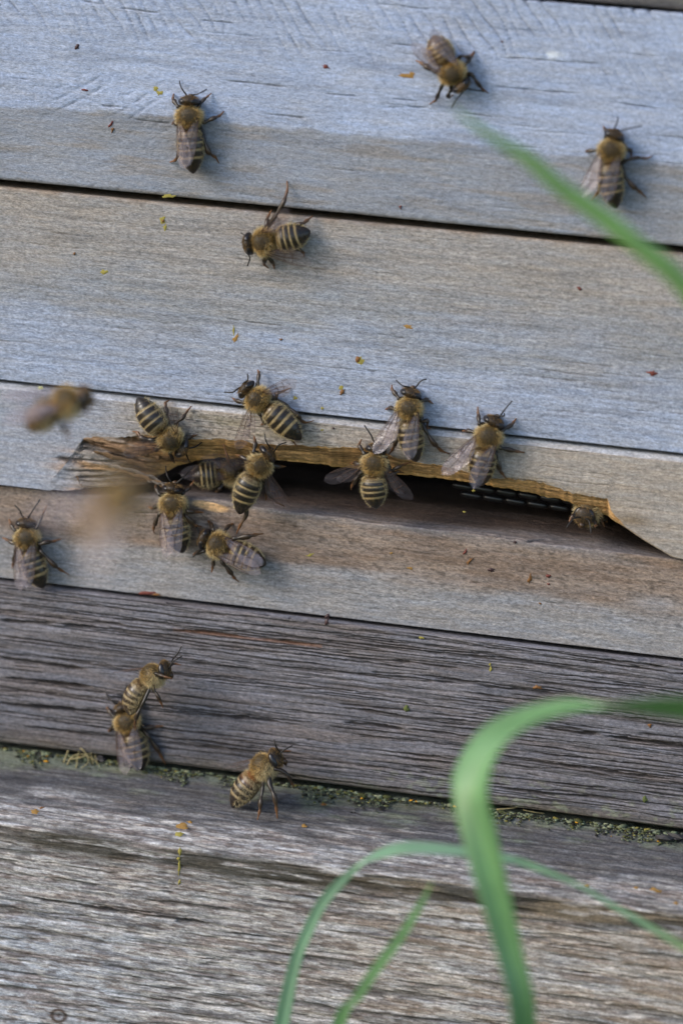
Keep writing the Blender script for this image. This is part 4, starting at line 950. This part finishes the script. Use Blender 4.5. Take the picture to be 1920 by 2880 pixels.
MAT_GRASS2 = grass_mat('bluish_grass', (0.21, 0.40, 0.24), (0.24, 0.46, 0.18))
MAT_GRASS3 = grass_mat('yellowish_grass', (0.14, 0.29, 0.075), (0.24, 0.46, 0.07))
def blade(label, edges, mat, root_pt, fold=0.35, n=70, tail=None):
    """edges: list of (left px, left py, left h, right px, right py, right h) from the ground end up"""
    Lp = [P(a, b_, c) for a, b_, c, d, e, f in edges]; Rp = [P(d, e, f) for a, b_, c, d, e, f in edges]
    if root_pt is not None:
        wv = (Rp[0] - Lp[0]) / 2 * 0.8; rp = np.array(root_pt, float)
        k = lerp((Lp[0] + Rp[0]) / 2, rp, 0.5)
        Lp = [rp - wv * 0.8, k - wv] + Lp; Rp = [rp + wv * 0.8, k + wv] + Rp
    L = smooth_path(Lp, n); R = smooth_path(Rp, n)
    mid = (L + R) / 2; T = np.gradient(mid, axis=0); T /= np.linalg.norm(T, axis=1)[:, None]
    W = R - L; wl = np.linalg.norm(W, axis=1)[:, None]; nn = np.cross(W / (wl + 1e-9), T); nn /= np.linalg.norm(nn, axis=1)[:, None] + 1e-9
    V = []; cols = 13; TC = []; al = np.linspace(0, 1, n); gr_ = np.random.default_rng(n)
    blem = 0.8 + 0.4 * fbm(al * 14, al * 0 + n, 650, 4)
    for side in (0, 1):
        for k in range(cols):
            t = k / (cols - 1); dip = fold * wl * (abs(2 * t - 1) - 0.5) * 0.5; rib = 0.02 * wl * math.cos(t * 40)
            vein_ = 1.0 + 0.22 * ((k % 2) - 0.5) + (0.45 if k == cols // 2 else 0.0); tc_ = np.stack([blem * vein_ * (1 + 0.5 * sstep(0.86, 1.0, al)), blem * vein_, blem * vein_ * (1 - 0.3 * sstep(0.86, 1.0, al))], -1); TC.append(tc_)
            V.append(L * (1 - t) + R * t + nn * (dip + rib + (0.11 if side else -0.11) * min(1, 4 * t * (1 - t) + 0.15)))
    V = np.stack(V, 1).reshape(-1, 3); TC = np.stack(TC, 1).reshape(-1, 3)
    c2 = 2 * cols; ring = list(range(cols)) + [cols + k for k in range(cols - 1, -1, -1)]
    F = []
    for i in range(n - 1):
        for q in range(c2):
            a, b_ = ring[q], ring[(q + 1) % c2]; F.append((i * c2 + a, i * c2 + b_, (i + 1) * c2 + b_, (i + 1) * c2 + a))
    F += [tuple(ring)[::-1], tuple((n - 1) * c2 + q for q in ring)]
    rp = V[0]
    o = obj('grass_blade', mesh_np('grass_blade', V - rp, F, True, TC), mat); o.location = Vector(rp) * MM
    tag(o, label, 'grass blade', 'grass blades before the hive'); return o
def groundpt(px, h, dx=0, dh=0):
    p = P(px, 2880, h); return (p[0] + dx, p[1] + dh, GZ - 1)
hb = 84
blade('broad green grass blade bent over to the right, lower right foreground',
      [(1434,2878,hb+4,1506,2878,hb+2),(1391,2669,hb+3,1468,2669,hb+2),(1335,2477,hb+2,1427,2477,hb+2),(1297,2327,hb,1396,2327,hb+2),(1284,2233,hb-2,1380,2245,hb+3),(1297,2165,hb-4,1391,2173,hb+4),(1361,2071,hb-5,1434,2097,hb+5),(1455,2015,hb-5,1506,2045,hb+5),(1592,1978,hb-2,1592,2013,hb+5),(1690,1978,hb+3,1690,1994,hb+3),(1805,1960,hb+4,1805,2002,hb+1),(1920,1950,hb+5,1920,2014,hb),(2060,1965,hb+5,2055,2030,hb),(2200,2040,hb+3,2196,2060,hb+1)], MAT_GRASS, groundpt(1480, hb, 3, 4))
h2 = 58
blade('thin pale grass blade arching behind the broad one',
      [(772,2880,h2,814,2880,h2),(812,2711,h2,846,2715,h2),(848,2618,h2,880,2626,h2),(885,2545,h2,915,2556,h2),(928,2490,h2,952,2508,h2),(984,2443,h2,998,2456,h2),(1024,2419,h2,1029,2428,h2+1),(1079,2390,h2-2,1082,2416,h2+2),(1151,2375,h2-2,1151,2407,h2+3),(1276,2382,h2-1,1276,2410,h2+2),(1412,2402,h2,1408,2424,h2+1),(1475,2417,h2,1469,2436,h2),(1560,2452,h2,1555,2467,h2),(1637,2488,h2,1633,2500,h2),(1722,2538,h2,1717,2552,h2),(1808,2585,h2,1801,2602,h2),(1924,2651,h2,1914,2673,h2),(2010,2712,h2,2004,2722,h2)], MAT_GRASS2, groundpt(760, h2, -2, 3), n=110)
h3 = 70
blade('short upright grass blade leaning right inside the arch',
      [(934,2880,h3,972,2880,h3),(990,2800,h3,1020,2806,h3),(1046,2715,h3,1074,2726,h3),(1102,2644,h3,1128,2656,h3),(1140,2590,h3,1162,2600,h3),(1170,2545,h3,1187,2554,h3),(1194,2510,h3,1204,2516,h3),(1213,2478,h3,1217,2481,h3)], MAT_GRASS, groundpt(905, h3, -3, 2))
h4 = 88
blade('soft blurred grass blade slanting in from the upper right edge',
      [(2330,1330,h4,2270,1350,h4),(2140,1040,h4,2090,1070,h4),(1935,775,h4,1900,822,h4),(1803,665,h4,1770,708,h4),(1712,592,h4,1680,634,h4),(1588,508,h4,1560,545,h4),(1495,432,h4,1470,462,h4),(1402,382,h4,1384,402,h4),(1312,326,h4,1302,336,h4),(1270,298,h4,1268,301,h4)], MAT_GRASS3, (118, -84, GZ - 1), n=90)


# ------------------------------------------------------------------ lichen crust and litter in the joint over the ledge
ICO_V = []
_t = (1 + 5 ** 0.5) / 2
for a in ((-1, _t, 0), (1, _t, 0), (-1, -_t, 0), (1, -_t, 0), (0, -1, _t), (0, 1, _t), (0, -1, -_t), (0, 1, -_t), (_t, 0, -1), (_t, 0, 1), (-_t, 0, -1), (-_t, 0, 1)): ICO_V.append(np.array(a) / math.sqrt(1 + _t * _t))
ICO_V = np.array(ICO_V)
ICO_F = np.array([(0, 11, 5), (0, 5, 1), (0, 1, 7), (0, 7, 10), (0, 10, 11), (1, 5, 9), (5, 11, 4), (11, 10, 2), (10, 7, 6), (7, 1, 8), (3, 9, 4), (3, 4, 2), (3, 2, 6), (3, 6, 8), (3, 8, 9), (4, 9, 5), (2, 4, 11), (6, 2, 10), (8, 6, 7), (9, 8, 1)])
rl = np.random.default_rng(77)
PAL = [srgb(104, 112, 90), srgb(128, 132, 106), srgb(84, 86, 54), srgb(58, 58, 50), srgb(46, 44, 40), srgb(122, 114, 62), srgb(76, 80, 74)]
LV = []; LC = []; cnt = 0
slope = nrmz(np.array([0, LY - 0.8, LZ]))
for i in range(7500):
    x = rl.uniform(-70, 70)
    px = 960 + x / 0.06
    dens = fbm(np.array([x / 5.0]), np.array([2.2]), 601, 4)[0]
    amt = 0.8 * sstep(0.46, 0.66, np.array([dens]))[0] + 0.9 * math.exp(-((px - 1460) / 120) ** 2) + 0.5 * math.exp(-((px - 300) / 130) ** 2) + 0.4 * math.exp(-((px - 1050) / 150) ** 2)
    if rl.random() > amt + 0.12: continue
    d = abs(rl.normal(0, 1.0)) * (0.4 + 1.7 * amt)
    if d > 6: continue
    c = np.array([x, 0.4, zl]) + slope * (d + 0.2)
    r0 = (0.05 + 0.26 * rl.random() ** 2) * (1.0 + 0.25 * (amt > 0.7)) * (1.5 if rl.random() < 0.1 * amt else 1.0) * (1.25 if d < 0.9 else 0.75)
    V = ICO_V * (r0 * np.array([rl.uniform(0.8, 1.9), rl.uniform(0.8, 1.6), rl.uniform(0.35, 0.7)])) * (0.75 + 0.5 * rl.random((12, 1)))
    a = rl.uniform(0, 6.28); V = V @ np.array([[math.cos(a), -math.sin(a), 0], [math.sin(a), math.cos(a), 0], [0, 0, 1]])
    k = rl.choice(len(PAL), p=[.24, .17, .17, .15, .12, .05, .10]); col = PAL[k]
    if rl.random() < 0.012: col = srgb(196, 140, 40)
    LV.append(V + c + np.array([0, 0, r0 * 0.25])); LC.append(np.tile(col * rl.uniform(0.7, 1.2), (12, 1))); cnt += 1
LF = np.concatenate([ICO_F + 12 * i for i in range(cnt)])
MAT_LICHEN = tint_material('lichen', rough=0.95, var=0.35, spec=0.1)
o = obj('lichen_crust', mesh_np('lichen_crust', np.concatenate(LV), LF, True, np.concatenate(LC)), MAT_LICHEN)
tag(o, 'grey green lichen and moss crumbs along the joint above the ledge', 'lichen', kind='stuff')
MAT_STEM = plain('dry_stem', srgb(150, 138, 100), 0.8, 0.2)
MAT_FRAG = plain('bark_fragment', srgb(52, 50, 52), 0.6, 0.4)
def stem(label, pts, rad):
    pp = smooth_path([ledge_pt(a, b_, c)[0] for a, b_, c in pts], 18); V, F = tube(pp, np.linspace(rad, rad * 0.5, 18), 6)
    o = obj('dry_stem', mesh_np('dry_stem', V - pp[0], F, True), MAT_STEM); o.location = Vector(pp[0]) * MM; tag(o, label, 'dry stem', 'dry bits in the ledge joint')
stem('dry pale stem sticking up from the moss at the left of the ledge', [(262,2150,0.2),(258,2120,0.8),(246,2090,1.5),(236,2068,2.2)], 0.13)
stem('curled dry stem lying in the moss at the left of the ledge', [(190,2150,0.2),(205,2128,0.8),(235,2122,1.0),(262,2138,0.4)], 0.16)
stem('straw bit lying in the joint just right of the broad blade', [(1395,2276,0.4),(1430,2274,0.7),(1452,2270,0.9),(1462,2262,1.2)], 0.12)
stem('short dry stem pointing right in the joint, right of the broad blade', [(1470,2278,0.5),(1500,2284,0.6),(1530,2288,0.5)], 0.09)
def frag(label, px, py, sc_, seed):
    r_ = np.random.default_rng(seed); c, n_ = ledge_pt(px, py, 0.1)
    V = []; F = []
    for j in range(7):
        v = ICO_V * np.array(sc_) * r_.uniform(0.35, 0.7) * (0.6 + 0.8 * r_.random((12, 1))) + r_.normal(0, 0.4, 3) * np.array(sc_); F += [tuple(q + 12 * j) for q in ICO_F]; V.append(v)
    o = obj('bark_fragment', mesh_np('bark_fragment', np.concatenate(V), F, False), MAT_FRAG); o.location = Vector(c + n_ * 0.3) * MM
    tag(o, label, 'bark fragment', 'dry bits in the ledge joint')
frag('dark curled bark fragment at the far right end of the ledge joint', 1895, 2358, (2.6, 1.6, 0.9), 5)
frag('small dark clump beside the dry stems at the left of the joint', 285, 2140, (1.2, 0.8, 0.6), 6)

stem('loose dry straw curl beside the paired bees at the left of the joint', [(215,2160,0.2),(225,2110,1.4),(250,2125,1.2),(280,2150,0.3)], 0.11)
stem('thin pale straw leaning on the furrowed plank left of the paired bees', [(275,2150,0.2),(262,2105,1.6),(244,2075,2.6),(238,2050,3.4)], 0.09)

stem('looped dry straw in the tangle left of the paired bees', [(180,2145,0.3),(200,2100,1.6),(232,2108,2.0),(250,2140,0.8),(230,2160,0.3)], 0.15)
stem('short pale straw crossing the tangle left of the paired bees', [(195,2135,0.5),(230,2130,1.2),(268,2112,1.6),(282,2092,2.0)], 0.13)
